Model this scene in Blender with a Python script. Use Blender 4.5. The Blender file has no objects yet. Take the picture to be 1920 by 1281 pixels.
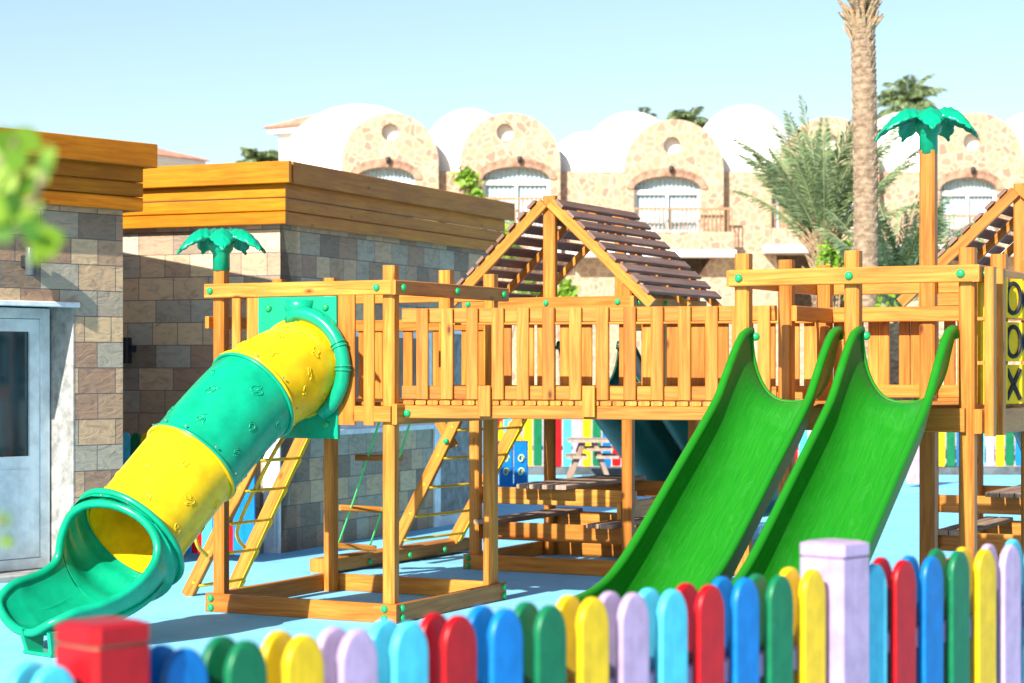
import bpy, bmesh, math, random
from mathutils import Vector, Matrix
from mathutils.geometry import tessellate_polygon
random.seed(7)
R = math.radians
scene = bpy.context.scene
COL = scene.collection
V = Vector

# ------------------------------------------------------------------ camera
CAMZ = 1.6; F = 3800.0; HX = 960.0; HY = 690.0
cam_d = bpy.data.cameras.new("camera"); cam = bpy.data.objects.new("camera", cam_d); COL.objects.link(cam)
cam.location = (0, 0, CAMZ); cam.rotation_euler = (R(90), 0, 0)
cam_d.sensor_width = 36; cam_d.lens = 36 * F / 1920
cam_d.shift_y = (HY - 640.5) / 1920
cam_d.clip_start = 0.1; cam_d.clip_end = 2000
cam_d.dof.use_dof = True; cam_d.dof.focus_distance = 12.6; cam_d.dof.aperture_fstop = 3.7
scene.camera = cam
# ------------------------------------------------------------------ light
SUN_AZ = 60.8; SUN_EL = 31.0     # direction the light travels (deg from +X), height of the sun
w = bpy.data.worlds.new("World"); scene.world = w; w.use_nodes = True
nt = w.node_tree; bg = nt.nodes["Background"]
sky = nt.nodes.new("ShaderNodeTexSky"); sky.sky_type = 'NISHITA'; sky.sun_disc = False
sky.sun_elevation = R(SUN_EL); sky.sun_rotation = R(180 + 90 - SUN_AZ)
sky.air_density = 1.0; sky.dust_density = 1.0; sky.ozone_density = 1.5
nt.links.new(sky.outputs[0], bg.inputs[0]); bg.inputs[1].default_value = 0.084
sd = bpy.data.lights.new("sun", 'SUN'); so = bpy.data.objects.new("sun", sd); COL.objects.link(so)
sd.energy = 5.0; sd.angle = R(0.5); sd.color = (1.0, 0.94, 0.86)
trav = V((math.cos(R(SUN_AZ)) * math.cos(R(SUN_EL)), math.sin(R(SUN_AZ)) * math.cos(R(SUN_EL)), -math.sin(R(SUN_EL))))
so.rotation_euler = trav.to_track_quat('-Z', 'Y').to_euler()
so.location = (-10, -10, 20)
scene.view_settings.view_transform = 'Standard'; scene.view_settings.look = 'None'
scene.view_settings.exposure = 1.15; scene.view_settings.gamma = 1
scene.render.resolution_x = 1024; scene.render.resolution_y = 683

# ------------------------------------------------------------------ materials
def newmat(name):
    m = bpy.data.materials.new(name); m.use_nodes = True
    n = m.node_tree.nodes; l = m.node_tree.links
    return m, n, l, n["Principled BSDF"]
def ramp(n, stops, interp='LINEAR'):
    r = n.new("ShaderNodeValToRGB"); r.color_ramp.interpolation = interp
    e = r.color_ramp.elements
    while len(e) < len(stops): e.new(0.5)
    for i, (p, c) in enumerate(stops):
        e[i].position = p; e[i].color = (*c, 1)
    return r
def mapping(n, l, src, scale):
    m = n.new("ShaderNodeMapping"); m.inputs['Scale'].default_value = scale
    l.new(src, m.inputs['Vector']); return m.outputs[0]
def noise(n, l, vec, scale, detail=4, rough=.55, dist=0):
    x = n.new("ShaderNodeTexNoise"); x.inputs['Scale'].default_value = scale; x.inputs['Detail'].default_value = detail
    x.inputs['Roughness'].default_value = rough; x.inputs['Distortion'].default_value = dist
    if vec: l.new(vec, x.inputs['Vector'])
    return x
def mix(n, l, fac, a, b, mode='MIX'):
    x = n.new("ShaderNodeMix"); x.data_type = 'RGBA'; x.blend_type = mode
    for s, v in ((x.inputs[0], fac), (x.inputs[6], a), (x.inputs[7], b)):
        if isinstance(v, (int, float)): s.default_value = v
        elif isinstance(v, tuple): s.default_value = (*v, 1)
        else: l.new(v, s)
    return x.outputs[2]
def bump(n, l, h, strength, dist, bsdf):
    b = n.new("ShaderNodeBump"); b.inputs['Strength'].default_value = strength; b.inputs['Distance'].default_value = dist
    l.new(h, b.inputs['Height']); l.new(b.outputs[0], bsdf.inputs['Normal'])
def math_(n, l, op, a, b=None):
    x = n.new("ShaderNodeMath"); x.operation = op
    for i, v in enumerate((a, b)):
        if v is None: continue
        if isinstance(v, (int, float)): x.inputs[i].default_value = v
        else: l.new(v, x.inputs[i])
    return x.outputs[0]

def wood(name, light, dark, knot, rough=.42, coat=0.0, var=.3):
    m, n, l, b = newmat(name)
    tc = n.new("ShaderNodeTexCoord"); uv = tc.outputs['UV']
    g1 = noise(n, l, mapping(n, l, uv, (1.3, 22, 1)), 1.6, 6, .6, .7)
    g2 = noise(n, l, mapping(n, l, uv, (2.2, 95, 1)), 2.0, 3, .6, .3)
    g3 = noise(n, l, mapping(n, l, uv, (1.2, 2.5, 1)), 1.3, 3)
    r1 = ramp(n, [(.32, dark), (.62, light)]); l.new(g1.outputs[0], r1.inputs[0])
    r2 = ramp(n, [(.3, (.78, .72, .66)), (.6, (1, 1, 1))]); l.new(g2.outputs[0], r2.inputs[0])
    c = mix(n, l, .75, r1.outputs[0], r2.outputs[0], 'MULTIPLY')
    r3 = ramp(n, [(.3, (.74, .70, .66)), (.7, (1.1, 1.1, 1.08))]); l.new(g3.outputs[0], r3.inputs[0])
    c = mix(n, l, .8, c, r3.outputs[0], 'MULTIPLY')
    vo = n.new("ShaderNodeTexVoronoi"); vo.feature = 'F1'; vo.inputs['Scale'].default_value = 1
    l.new(mapping(n, l, uv, (2.4, 5.5, 1)), vo.inputs['Vector'])
    rk = ramp(n, [(.03, (1, 1, 1)), (.085, (.35, .35, .35)), (.12, (0, 0, 0))]); l.new(vo.outputs['Distance'], rk.inputs[0])
    c = mix(n, l, rk.outputs[0], c, knot)
    at = n.new("ShaderNodeAttribute"); at.attribute_name = 'tint'
    rt = ramp(n, [(0, (1 - var * .7, 1 - var * .95, 1 - var * 1.1)), (.5, (.95, .90, .85)), (1, (1 + var * .3, 1 + var * .4, 1 + var * .45))]); l.new(at.outputs['Fac'], rt.inputs[0])
    c = mix(n, l, 1.0, c, rt.outputs[0], 'MULTIPLY')
    l.new(c, b.inputs['Base Color']); b.inputs['Roughness'].default_value = rough
    b.inputs['Coat Weight'].default_value = 0; b.inputs['Specular IOR Level'].default_value = .22; b.inputs['Coat Roughness'].default_value = .3
    bump(n, l, g2.outputs[0], .25, .002, b)
    return m
def plastic(name, col, rough=.3, dirt=.12, var=.08, scale=6):
    m, n, l, b = newmat(name)
    tc = n.new("ShaderNodeTexCoord")
    g = noise(n, l, tc.outputs['Object'], scale, 5, .6)
    lo = tuple(c * (1 - dirt - var) for c in col); hi = tuple(min(1, c * (1 + var)) for c in col)
    r = ramp(n, [(.35, lo), (.6, hi)]); l.new(g.outputs[0], r.inputs[0])
    l.new(r.outputs[0], b.inputs['Base Color'])
    b.inputs['Specular IOR Level'].default_value = .32; rr = n.new("ShaderNodeMapRange"); rr.inputs[3].default_value = rough * .8; rr.inputs[4].default_value = rough * 1.5
    l.new(g.outputs[0], rr.inputs[0]); l.new(rr.outputs[0], b.inputs['Roughness'])
    g2 = noise(n, l, tc.outputs['Object'], 55, 3)
    bump(n, l, g2.outputs[0], .06, .003, b)
    return m
M = {}
M['wood'] = wood('varnished_pine', (.575, .25, .044), (.40, .125, .016), (.11, .028, .007), .4, .15, .32)
M['fascia'] = wood('fascia_pine', (.56, .215, .004), (.42, .13, .002), (.12, .035, .006), .42, .15, .2)
M['weathered'] = wood('weathered_boards', (.24, .145, .115), (.15, .09, .07), (.08, .05, .04), .6, 0, .35)
M['oldwood'] = wood('bare_grey_boards', (.40, .30, .23), (.24, .17, .13), (.08, .05, .04), .7, 0, .3)
M['teal'] = plastic('teal_plastic', (.002, .30, .155), .22)
M['yellow'] = plastic('yellow_plastic', (.70, .44, .006), .22)
M['bolt'] = plastic('green_bolt_cap', (.01, .34, .11), .25)
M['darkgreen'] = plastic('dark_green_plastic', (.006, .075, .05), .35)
M['ymetal'] = plastic('yellow_painted_steel', (.85, .52, .02), .35)
M['rope'] = plastic('green_rope', (.12, .65, .18), .7)
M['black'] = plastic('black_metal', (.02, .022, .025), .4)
M['grey_metal'] = plastic('dark_grey_metal', (.07, .085, .09), .35)
M['steel'] = plastic('steel', (.20, .20, .20), .3)
M['white_frame'] = plastic('white_aluminium', (.74, .82, .84), .35)
M['white'] = plastic('white_plaster', (.78, .76, .72), .8, .05, .03, 1.5)
M['letter'] = plastic('black_lettering', (.015, .015, .02), .5)
M['concrete'] = plastic('grey_render', (.30, .30, .28), .8, .25, .15, 9)
M['curb'] = plastic('dark_curb', (.10, .12, .13), .8, .3, .2, 4)
M['curtain'] = plastic('curtain', (.38, .48, .52), .8)
M['redband'] = plastic('arch_bricks', (.34, .20, .135), .8, .3, .2, 3)
M['tile_roof'] = plastic('roof_tiles', (.62, .27, .17), .8, .2, .15, 3)
M['balustrade'] = plastic('balustrade_wood', (.35, .2, .1), .7)
M['swirl'] = plastic('yellow_swirl', (.65, .7, .12), .5)
PAINT = {'light blue': (.07, .50, .66), 'red': (.40, .003, .006), 'blue': (.002, .16, .48), 'green': (.004, .15, .055),
         'yellow': (.74, .47, .004), 'lilac': (.44, .31, .48)}
for k_, c_ in PAINT.items():
    m = plastic('paint_' + k_.replace(' ', '_'), c_, .3, .1, .06, 14); M['paint_' + k_] = m
    n = m.node_tree.nodes; l = m.node_tree.links; b = n['Principled BSDF']; src = b.inputs['Base Color'].links[0].from_socket
    oi = n.new('ShaderNodeObjectInfo'); tc = n.new('ShaderNodeTexCoord'); va = n.new('ShaderNodeVectorMath'); va.operation = 'ADD'
    l.new(tc.outputs['Object'], va.inputs[0]); l.new(oi.outputs['Location'], va.inputs[1])
    gg = noise(n, l, va.outputs[0], 34, 5, .7); rc = ramp(n, [(.70, (0, 0, 0)), (.73, (.8, .8, .8))]); l.new(gg.outputs[0], rc.inputs[0])
    c = mix(n, l, rc.outputs[0], src, (.45, .42, .38))
    gh = noise(n, l, mapping(n, l, va.outputs[0], (30, 30, 1.5)), 2.5, 3); rh = ramp(n, [(.35, (.86, .86, .86)), (.6, (1, 1, 1))]); l.new(gh.outputs[0], rh.inputs[0])
    c = mix(n, l, .8, c, rh.outputs[0], 'MULTIPLY')
    rv = ramp(n, [(0, (.86, .86, .86)), (1, (1.08, 1.08, 1.08))]); l.new(oi.outputs['Random'], rv.inputs[0]); c = mix(n, l, 1.0, c, rv.outputs[0], 'MULTIPLY')
    l.new(c, b.inputs['Base Color'])

# slide green with scuffs
m, n, l, b = newmat('slide_green_plastic')
tc = n.new("ShaderNodeTexCoord")
g = noise(n, l, mapping(n, l, tc.outputs['UV'], (1.5, 22, 1)), 2.5, 5, .6, .4)
r = ramp(n, [(.25, (.006, .145, .006)), (.75, (.013, .19, .009))]); l.new(g.outputs[0], r.inputs[0])
g2 = noise(n, l, tc.outputs['Object'], 3, 5, .6)
r2 = ramp(n, [(.55, (0, 0, 0)), (.8, (.35, .35, .35))]); l.new(g2.outputs[0], r2.inputs[0])
c = mix(n, l, r2.outputs[0], r.outputs[0], (.05, .28, .05))
wv = n.new("ShaderNodeTexWave"); wv.wave_type = 'BANDS'; wv.bands_direction = 'Y'; wv.inputs['Scale'].default_value = 9; wv.inputs['Distortion'].default_value = 14; wv.inputs['Detail'].default_value = 4
l.new(mapping(n, l, tc.outputs['UV'], (.5, 1.6, 1)), wv.inputs['Vector'])
rw = ramp(n, [(.9, (0, 0, 0)), (1, (.05, .05, .05))]); l.new(wv.outputs[0], rw.inputs[0])
c = mix(n, l, rw.outputs[0], c, (.15, .42, .18))
l.new(c, b.inputs['Base Color']); b.inputs['Roughness'].default_value = .42; b.inputs['Specular IOR Level'].default_value = .12
M['slide'] = m

# stone tile cladding (metres in UV)
m, n, l, b = newmat('stone_tile_cladding')
tc = n.new("ShaderNodeTexCoord"); uv = tc.outputs['UV']
br = n.new("ShaderNodeTexBrick"); br.offset = .5; br.offset_frequency = 2; br.squash = .72; br.squash_frequency = 3
br.inputs['Color1'].default_value = (0, 0, 0, 1); br.inputs['Color2'].default_value = (1, 1, 1, 1); br.inputs['Mortar'].default_value = (.5, .5, .5, 1)
br.inputs['Scale'].default_value = 1; br.inputs['Mortar Size'].default_value = .0035; br.inputs['Brick Width'].default_value = .36; br.inputs['Row Height'].default_value = .2
l.new(uv, br.inputs['Vector'])
rs = ramp(n, [(0, (.19, .16, .13)), (.14, (.29, .21, .16)), (.28, (.31, .30, .26)), (.42, (.44, .35, .25)), (.55, (.34, .26, .19)),
              (.68, (.32, .33, .30)), (.8, (.48, .40, .28)), (.92, (.23, .21, .19))], 'CONSTANT')
l.new(br.outputs['Color'], rs.inputs[0])
gm = noise(n, l, mapping(n, l, uv, (2.2, 5, 1)), 2.4, 7, .62, 1.6)
rm = ramp(n, [(.3, (.62, .58, .58)), (.5, (1, 1, 1)), (.72, (1.25, 1.1, .92))]); l.new(gm.outputs[0], rm.inputs[0])
c = mix(n, l, .85, rs.outputs[0], rm.outputs[0], 'MULTIPLY')
c = mix(n, l, 1.0, c, (1.26, 1.10, .92), 'MULTIPLY'); c = mix(n, l, br.outputs['Fac'], c, (.10, .10, .10))
l.new(c, b.inputs['Base Color']); b.inputs['Roughness'].default_value = .65
bump(n, l, math_(n, l, 'SUBTRACT', gm.outputs[0], br.outputs['Fac']), .7, .015, b)
M['stone'] = m

# rubble stone facade
m, n, l, b = newmat('rubble_stone')
tc = n.new("ShaderNodeTexCoord"); ob_ = tc.outputs['UV']
nz = noise(n, l, ob_, 1.3, 3)
vadd = n.new("ShaderNodeVectorMath"); vadd.operation = 'MULTIPLY_ADD'; vadd.inputs[1].default_value = (.3, .3, 0)
l.new(nz.outputs['Color'], vadd.inputs[0]); l.new(ob_, vadd.inputs[2])
v1 = n.new("ShaderNodeTexVoronoi"); v1.feature = 'F1'; v1.inputs['Scale'].default_value = 3.9; l.new(vadd.outputs[0], v1.inputs['Vector'])
v2 = n.new("ShaderNodeTexVoronoi"); v2.feature = 'DISTANCE_TO_EDGE'; v2.inputs['Scale'].default_value = 3.9; l.new(vadd.outputs[0], v2.inputs['Vector'])
sp = n.new("ShaderNodeSeparateColor"); l.new(v1.outputs['Color'], sp.inputs[0])
rs = ramp(n, [(0, (.27, .18, .125)), (.18, (.285, .21, .14)), (.4, (.255, .195, .14)), (.55, (.30, .22, .14)), (.72, (.26, .15, .11)), (.85, (.27, .21, .15))], 'CONSTANT')
l.new(sp.outputs[0], rs.inputs[0])
re = ramp(n, [(.05, (1, 1, 1)), (.11, (0, 0, 0))]); l.new(v2.outputs[0], re.inputs[0])
c = mix(n, l, re.outputs[0], rs.outputs[0], (.36, .285, .205))
c = mix(n, l, 1.0, c, (1.22, 1.18, 1.14), 'MULTIPLY')
l.new(c, b.inputs['Base Color']); b.inputs['Roughness'].default_value = .9
M['rubble'] = m

# blue rubber floor
m, n, l, b = newmat('blue_rubber')
tc = n.new("ShaderNodeTexCoord")
g = noise(n, l, tc.outputs['Object'], .7, 5, .6)
r = ramp(n, [(.3, (.17, .50, .73)), (.7, (.22, .56, .79))]); l.new(g.outputs[0], r.inputs[0])
g2 = noise(n, l, tc.outputs['Object'], 160, 2)
r2 = ramp(n, [(.35, (.86, .9, .92)), (.6, (1.04, 1.04, 1.04))]); l.new(g2.outputs[0], r2.inputs[0])
c = mix(n, l, .8, r.outputs[0], r2.outputs[0], 'MULTIPLY')
g3 = noise(n, l, tc.outputs['Object'], 2.6, 7, .68, .8); r3 = ramp(n, [(.36, (.84, .87, .89)), (.5, (1, 1, 1)), (.72, (1.06, 1.04, 1.03))]); l.new(g3.outputs[0], r3.inputs[0])
c = mix(n, l, 1.0, c, r3.outputs[0], 'MULTIPLY')
l.new(c, b.inputs['Base Color']); b.inputs['Roughness'].default_value = .75
bump(n, l, g2.outputs[0], .3, .003, b)
M['rubber'] = m
m, n, l, b = newmat('sand')
tc = n.new("ShaderNodeTexCoord"); g = noise(n, l, tc.outputs['Object'], .4, 8, .6)
r = ramp(n, [(.3, (.42, .36, .27)), (.7, (.56, .49, .38))]); l.new(g.outputs[0], r.inputs[0]); l.new(r.outputs[0], b.inputs['Base Color']); b.inputs['Roughness'].default_value = .95
M['sand'] = m
# glass
m, n, l, b = newmat('dark_glass')
tc = n.new("ShaderNodeTexCoord"); g = noise(n, l, mapping(n, l, tc.outputs['Object'], (3, 3, .6)), 1.5, 3)
r = ramp(n, [(.35, (.004, .03, .04)), (.7, (.02, .09, .11))]); l.new(g.outputs[0], r.inputs[0]); l.new(r.outputs[0], b.inputs['Base Color']); b.inputs['Roughness'].default_value = .05
M['glass'] = m
def leafmat(name, c1, c2, trans=.25, rough=.5):
    m, n, l, b = newmat(name)
    at = n.new("ShaderNodeAttribute"); at.attribute_name = 'tint'
    r = ramp(n, [(0, c1), (1, c2)]); l.new(at.outputs['Fac'], r.inputs[0])
    l.new(r.outputs[0], b.inputs['Base Color']); b.inputs['Roughness'].default_value = rough
    t = n.new("ShaderNodeBsdfTranslucent"); l.new(r.outputs[0], t.inputs[0])
    ms = n.new("ShaderNodeMixShader"); ms.inputs[0].default_value = trans
    l.new(b.outputs[0], ms.inputs[1]); l.new(t.outputs[0], ms.inputs[2]); l.new(ms.outputs[0], n["Material Output"].inputs[0])
    return m
M['frond'] = leafmat('palm_frond', (.13, .20, .08), (.34, .42, .21), .3)
M['leaf'] = leafmat('leaf', (.10, .24, .02), (.34, .55, .05), .35)
M['nearleaf'] = leafmat('near_leaf', (.05, .16, .008), (.30, .46, .012), .4)
def barkmat(name, c1, c2, sc):
    m, n, l, b = newmat(name)
    tc = n.new("ShaderNodeTexCoord"); g = noise(n, l, mapping(n, l, tc.outputs['Object'], (1, 1, 2.2)), sc, 5, .65)
    r = ramp(n, [(.35, c1), (.65, c2)]); l.new(g.outputs[0], r.inputs[0]); l.new(r.outputs[0], b.inputs['Base Color']); b.inputs['Roughness'].default_value = .95
    bump(n, l, g.outputs[0], .6, .03, b); return m
M['bark'] = barkmat('palm_bark', (.15, .095, .055), (.36, .26, .165), 7)
M['stub'] = barkmat('cut_frond_stubs', (.20, .12, .06), (.45, .33, .19), 9)

# ------------------------------------------------------------------ mesh builder
WL = {}
class MB:
    def __init__(s):
        s.bm = bmesh.new(); s.uv = s.bm.loops.layers.uv.new('UVMap'); s.ti = s.bm.loops.layers.float_color.new('tint')
    def face(s, vs, uvs=None, tint=.5, smooth=False):
        try: f = s.bm.faces.new(vs)
        except ValueError: return None
        f.smooth = smooth
        for i, lp in enumerate(f.loops):
            if uvs: lp[s.uv].uv = uvs[i]
            lp[s.ti] = (tint, tint, tint, 1)
        return f
    def beam(s, p0, p1, side, a, b, ch=.006, tint=None, a1=None, b1=None):
        """board from p0 to p1; size a along 'side', b along the third axis; chamfered long edges"""
        p0 = V(p0); p1 = V(p1); d = (p1 - p0); L = d.length; d.normalize()
        sd_ = V(side); sd_ = (sd_ - d * sd_.dot(d)).normalized(); o = d.cross(sd_)
        tint = random.random() if tint is None else tint
        ch = min(ch, a * .3, b * .3)
        def ring(p, a, b):
            h, k = a / 2, b / 2
            q = [(h, -k + ch), (h, k - ch), (h - ch, k), (-h + ch, k), (-h, k - ch), (-h, -k + ch), (-h + ch, -k), (h - ch, -k)]
            return [s.bm.verts.new(p + sd_ * x + o * y) for x, y in q], q
        r0, q = ring(p0, a, b); r1, _ = ring(p1, a1 or a, b1 or b)
        u0 = random.random() * 40; v0 = random.random() * 40; per = [0]
        for i in range(8):
            x0, y0 = q[i]; x1, y1 = q[(i + 1) % 8]; per.append(per[-1] + math.hypot(x1 - x0, y1 - y0))
        for i in range(8):
            j = (i + 1) % 8
            s.face([r0[i], r0[j], r1[j], r1[i]], [(u0, v0 + per[i]), (u0, v0 + per[i + 1]), (u0 + L, v0 + per[i + 1]), (u0 + L, v0 + per[i])], tint)
        s.face(list(reversed(r0)), [(u0 + .02 * x / a, v0 + y) for x, y in reversed(q)], min(1, tint + .3)); s.face(r1, [(u0 + .02 * x / a, v0 + y) for x, y in q], min(1, tint + .3))
        return s
    def box(s, c, x, y, hx, hy, z0, z1, ch=.004, tint=None):
        """upright box: centre c (xy), axis x/y unit vecs, full sizes hx, hy"""
        return s.beam((c[0], c[1], z0), (c[0], c[1], z1), x, hx, hy, ch, tint)
    def tube(s, pts, r, seg=8, caps=True, tint=.5, closed=False):
        pts = [V(p) for p in pts]; n = len(pts); rings = []; N = None; ln = 0
        for i, p in enumerate(pts):
            if closed: t = (pts[(i + 1) % n] - pts[i - 1]).normalized()
            else: t = (pts[min(i + 1, n - 1)] - pts[max(i - 1, 0)]).normalized()
            if N is None:
                N = t.cross(V((0, 0, 1)));
                if N.length < .05: N = t.cross(V((1, 0, 0)))
            N = (N - t * N.dot(t)).normalized(); B = t.cross(N)
            rr = r(i / (n - 1)) if callable(r) else r
            rings.append(([s.bm.verts.new(p + (N * math.cos(a) + B * math.sin(a)) * rr) for a in [2 * math.pi * k / seg for k in range(seg)]], ln))
            if i < n - 1: ln += (pts[i + 1] - p).length
        m_ = n if closed else n - 1
        for i in range(m_):
            A, la = rings[i]; B_, lb = rings[(i + 1) % n]
            for k in range(seg):
                j = (k + 1) % seg
                s.face([A[k], B_[k], B_[j], A[j]], [(la, k / seg), (lb, k / seg), (lb, (k + 1) / seg), (la, (k + 1) / seg)], tint, True)
        if caps and not closed:
            s.face(rings[0][0], tint=tint); s.face(list(reversed(rings[-1][0])), tint=tint)
        return s
    def lathe(s, c, prof, seg=20, axis=(0, 0, 1), tint=.5, ref=None):
        c = V(c); ax = V(axis).normalized(); N = ax.orthogonal().normalized(); B = ax.cross(N); rings = []
        for rr, h in prof:
            if rr < 1e-5: rings.append([s.bm.verts.new(c + ax * h)])
            else: rings.append([s.bm.verts.new(c + ax * h + (N * math.cos(2 * math.pi * k / seg) + B * math.sin(2 * math.pi * k / seg)) * rr) for k in range(seg)])
        for A, B_ in zip(rings, rings[1:]):
            for k in range(seg):
                j = (k + 1) % seg
                vs = [A[0] if len(A) == 1 else A[k], A[0] if len(A) == 1 else A[j], B_[0] if len(B_) == 1 else B_[j], B_[0] if len(B_) == 1 else B_[k]]
                vs = list(dict.fromkeys(vs)); s.face(vs, tint=tint, smooth=True)
        return s
    def plate(s, outline, holes, org, ux, uz, nrm, th, tint=.5):
        """flat slab with holes; 2D outline in (ux,uz) from org; front at org, goes th along -nrm"""
        loops = [outline] + list(holes); flat = [p for lp in loops for p in lp]
        tris = tessellate_polygon([[V((p[0], p[1], 0)) for p in lp] for lp in loops])
        org = V(org); ux = V(ux); uz = V(uz); nrm = V(nrm)
        fr = [s.bm.verts.new(org + ux * p[0] + uz * p[1]) for p in flat]; bk = [s.bm.verts.new(org + ux * p[0] + uz * p[1] - nrm * th) for p in flat]
        for t in tris:
            s.face([fr[i] for i in t], [flat[i] for i in t], tint); s.face([bk[i] for i in reversed(t)], [flat[i] for i in reversed(t)], tint)
        k = 0
        for lp in loops:
            n_ = len(lp); acc = 0
            for i in range(n_):
                j = (i + 1) % n_; dd = math.hypot(lp[j][0] - lp[i][0], lp[j][1] - lp[i][1])
                s.face([fr[k + i], fr[k + j], bk[k + j], bk[k + i]], [(acc, 0), (acc + dd, 0), (acc + dd, th), (acc, th)], tint); acc += dd
            k += n_
        return s
    def sheet(s, fn, nu, nv, tint=.5, uvs=(1, 1), close_v=False):
        g = [[s.bm.verts.new(fn(i / nu, j / nv)) for j in range(nv + (0 if close_v else 1))] for i in range(nu + 1)]
        W = nv if close_v else nv + 1
        for i in range(nu):
            for j in range(nv):
                k = (j + 1) % W
                s.face([g[i][j], g[i + 1][j], g[i + 1][k], g[i][k]],
                       [(i / nu * uvs[0], j / nv * uvs[1]), ((i + 1) / nu * uvs[0], j / nv * uvs[1]), ((i + 1) / nu * uvs[0], (j + 1) / nv * uvs[1]), (i / nu * uvs[0], (j + 1) / nv * uvs[1])], tint, True)
        return s
    def mesh(s, name, recalc=True):
        if recalc: bmesh.ops.recalc_face_normals(s.bm, faces=s.bm.faces)
        vs = [v.co for v in s.bm.verts]
        c = V([(min(v[i] for v in vs) + max(v[i] for v in vs)) / 2 for i in range(3)]); c.z = min(v.z for v in vs)
        for v in s.bm.verts: v.co -= c
        me = bpy.data.meshes.new(name); s.bm.to_mesh(me); s.bm.free(); return me, c
    def build(s, name, mat, parent=None, recalc=True):
        me, c = s.mesh(name, recalc)
        mats = mat if isinstance(mat, (list, tuple)) else [mat]
        for mm in mats: me.materials.append(M[mm])
        return place(me, name, c, parent)
def place(me, name, loc, parent=None, rot=None):
    o = bpy.data.objects.new(name, me); COL.objects.link(o); o.location = loc
    if rot is not None: o.rotation_euler = rot
    WL[o.name] = V(loc)
    if parent:
        o.parent = parent; o.matrix_parent_inverse = Matrix.Translation(-WL[parent.name])
    return o
def tag(o, label, cat, group=None, kind=None):
    o['label'] = label; o['category'] = cat
    if group: o['group'] = group
    if kind: o['kind'] = kind
    return o
def thing(name, loc, label, cat, group=None):
    o = bpy.data.objects.new(name, None); COL.objects.link(o); o.location = loc; o.empty_display_size = .2
    WL[o.name] = V(loc); return tag(o, label, cat, group)
def struct(o): o['kind'] = 'structure'; return o

U = V((math.cos(R(-27)), math.sin(R(-27)), 0)); W = V((math.cos(R(63)), math.sin(R(63)), 0)); Z = V((0, 0, 1))
def solve(O, d, x):
    """distance along ground direction d from O at which the column x of the picture is met"""
    k = (x - HX) / F; return (k * O[1] - O[0]) / (d[0] - k * d[1])
def at(x, y, Y): return V(((x - HX) / F * Y, Y, CAMZ - (y - HY) / F * Y))

# shared bolt mesh
bmh = MB(); bmh.lathe((0, 0, 0), [(.024, 0), (.024, .006), (.020, .014), (.011, .019), (0, .021)], 12)
BOLT, _ = bmh.mesh('bolt'); BOLT.materials.append(M['bolt'])
def bolt(p, nrm, parent):
    o = bpy.data.objects.new('bolt', BOLT); COL.objects.link(o); o.location = p
    o.rotation_euler = V(nrm).to_track_quat('Z', 'Y').to_euler(); WL[o.name] = V(p)
    o.parent = parent; o.matrix_parent_inverse = Matrix.Translation(-WL[parent.name]); return o

# ================================================================== SETTING
g = MB(); vs = [g.bm.verts.new(p) for p in ((-400, -30, -.02), (400, -30, -.02), (400, 700, -.02), (-400, 700, -.02))]; g.face(vs)
struct(g.build('ground', 'sand'))
g = MB(); vs = [g.bm.verts.new(p) for p in ((-14, -4, 0), (16, -4, 0), (16, 30.3, 0), (-14, 30.3, 0))]; g.face(vs)
struct(g.build('play_floor', 'rubber'))

# ================================================================== BUILDING 1 (left, with the glazed door)
D1 = V((math.cos(R(50)), math.sin(R(50)), 0)); N1 = V((D1.y, -D1.x, 0)); O1 = V((-3.81, 15.1, 0))
b1 = thing('stone_building', O1, 'stone clad building at the left edge with a glazed door and orange plank roof edge', 'building')
t_end = 1.153; t_dr = .682; t_dl = -.75
def wallbox(mb, O, D, N, t0, t1, z0, z1, th, off=0):
    """wall slab with metre UVs"""
    mb.plate([(t0, z0), (t1, z0), (t1, z1), (t0, z1)], [], O + N * off, D, Z, N, th)
mb = MB()
mb.plate([(-4, 0), (t_dl, 0), (t_dl, 2.10), (t_dr, 2.10), (t_dr, 0), (t_end, 0), (t_end, 2.95), (-4, 2.95)], [], O1, D1, Z, N1, .34)
mb.build('wall', 'stone', b1)
mb = MB(); p = O1 + D1 * t_end - N1 * .345
mb.plate([(0, 0), (3, 0), (3, 2.95), (0, 2.95)], [], p, -N1, Z, D1, .3)
mb.build('end_wall', 'stone', b1)
def fascia(parent, O, D, N, t0, t1, zs, ext0, ext1):
    for i, (za, zb, off) in enumerate(zs):
        mb = MB(); mid = (za + zb) / 2
        mb.beam(O + D * (t0 - ext0 * off) + N * (off - .02) + Z * mid, O + D * (t1 + ext1 * off) + N * (off - .02) + Z * mid, Z, zb - za - .008, .045, .006)
        mb.build('fascia_board', 'fascia', parent)
ZS = [(2.83, 2.945, .11), (2.945, 3.06, .11), (3.06, 3.21, .11), (3.175, 3.37, .19)]
fascia(b1, O1, D1, N1, -4, t_end, ZS, 0, 1)
pe = O1 + D1 * t_end
fascia(b1, pe, -N1, D1, 0, 3, [(a, b_, o_ - .003) for a, b_, o_ in ZS], 1, 0)
mb = MB(); mb.plate([(-4, 0), (t_end + .1, 0), (t_end + .1, 3), (-4, 3)], [], O1 + Z * 3.31 + N1 * .14, D1, -N1, Z, .06); mb.build('roof', 'white', b1)
mb = MB(); mb.plate([(-4, 0), (t_end + .05, 0), (t_end + .05, .1), (-4, .1)], [], O1 + Z * 2.95 + N1 * .08, D1, -N1, Z, .1); mb.build('soffit', 'fascia', b1)
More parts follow.
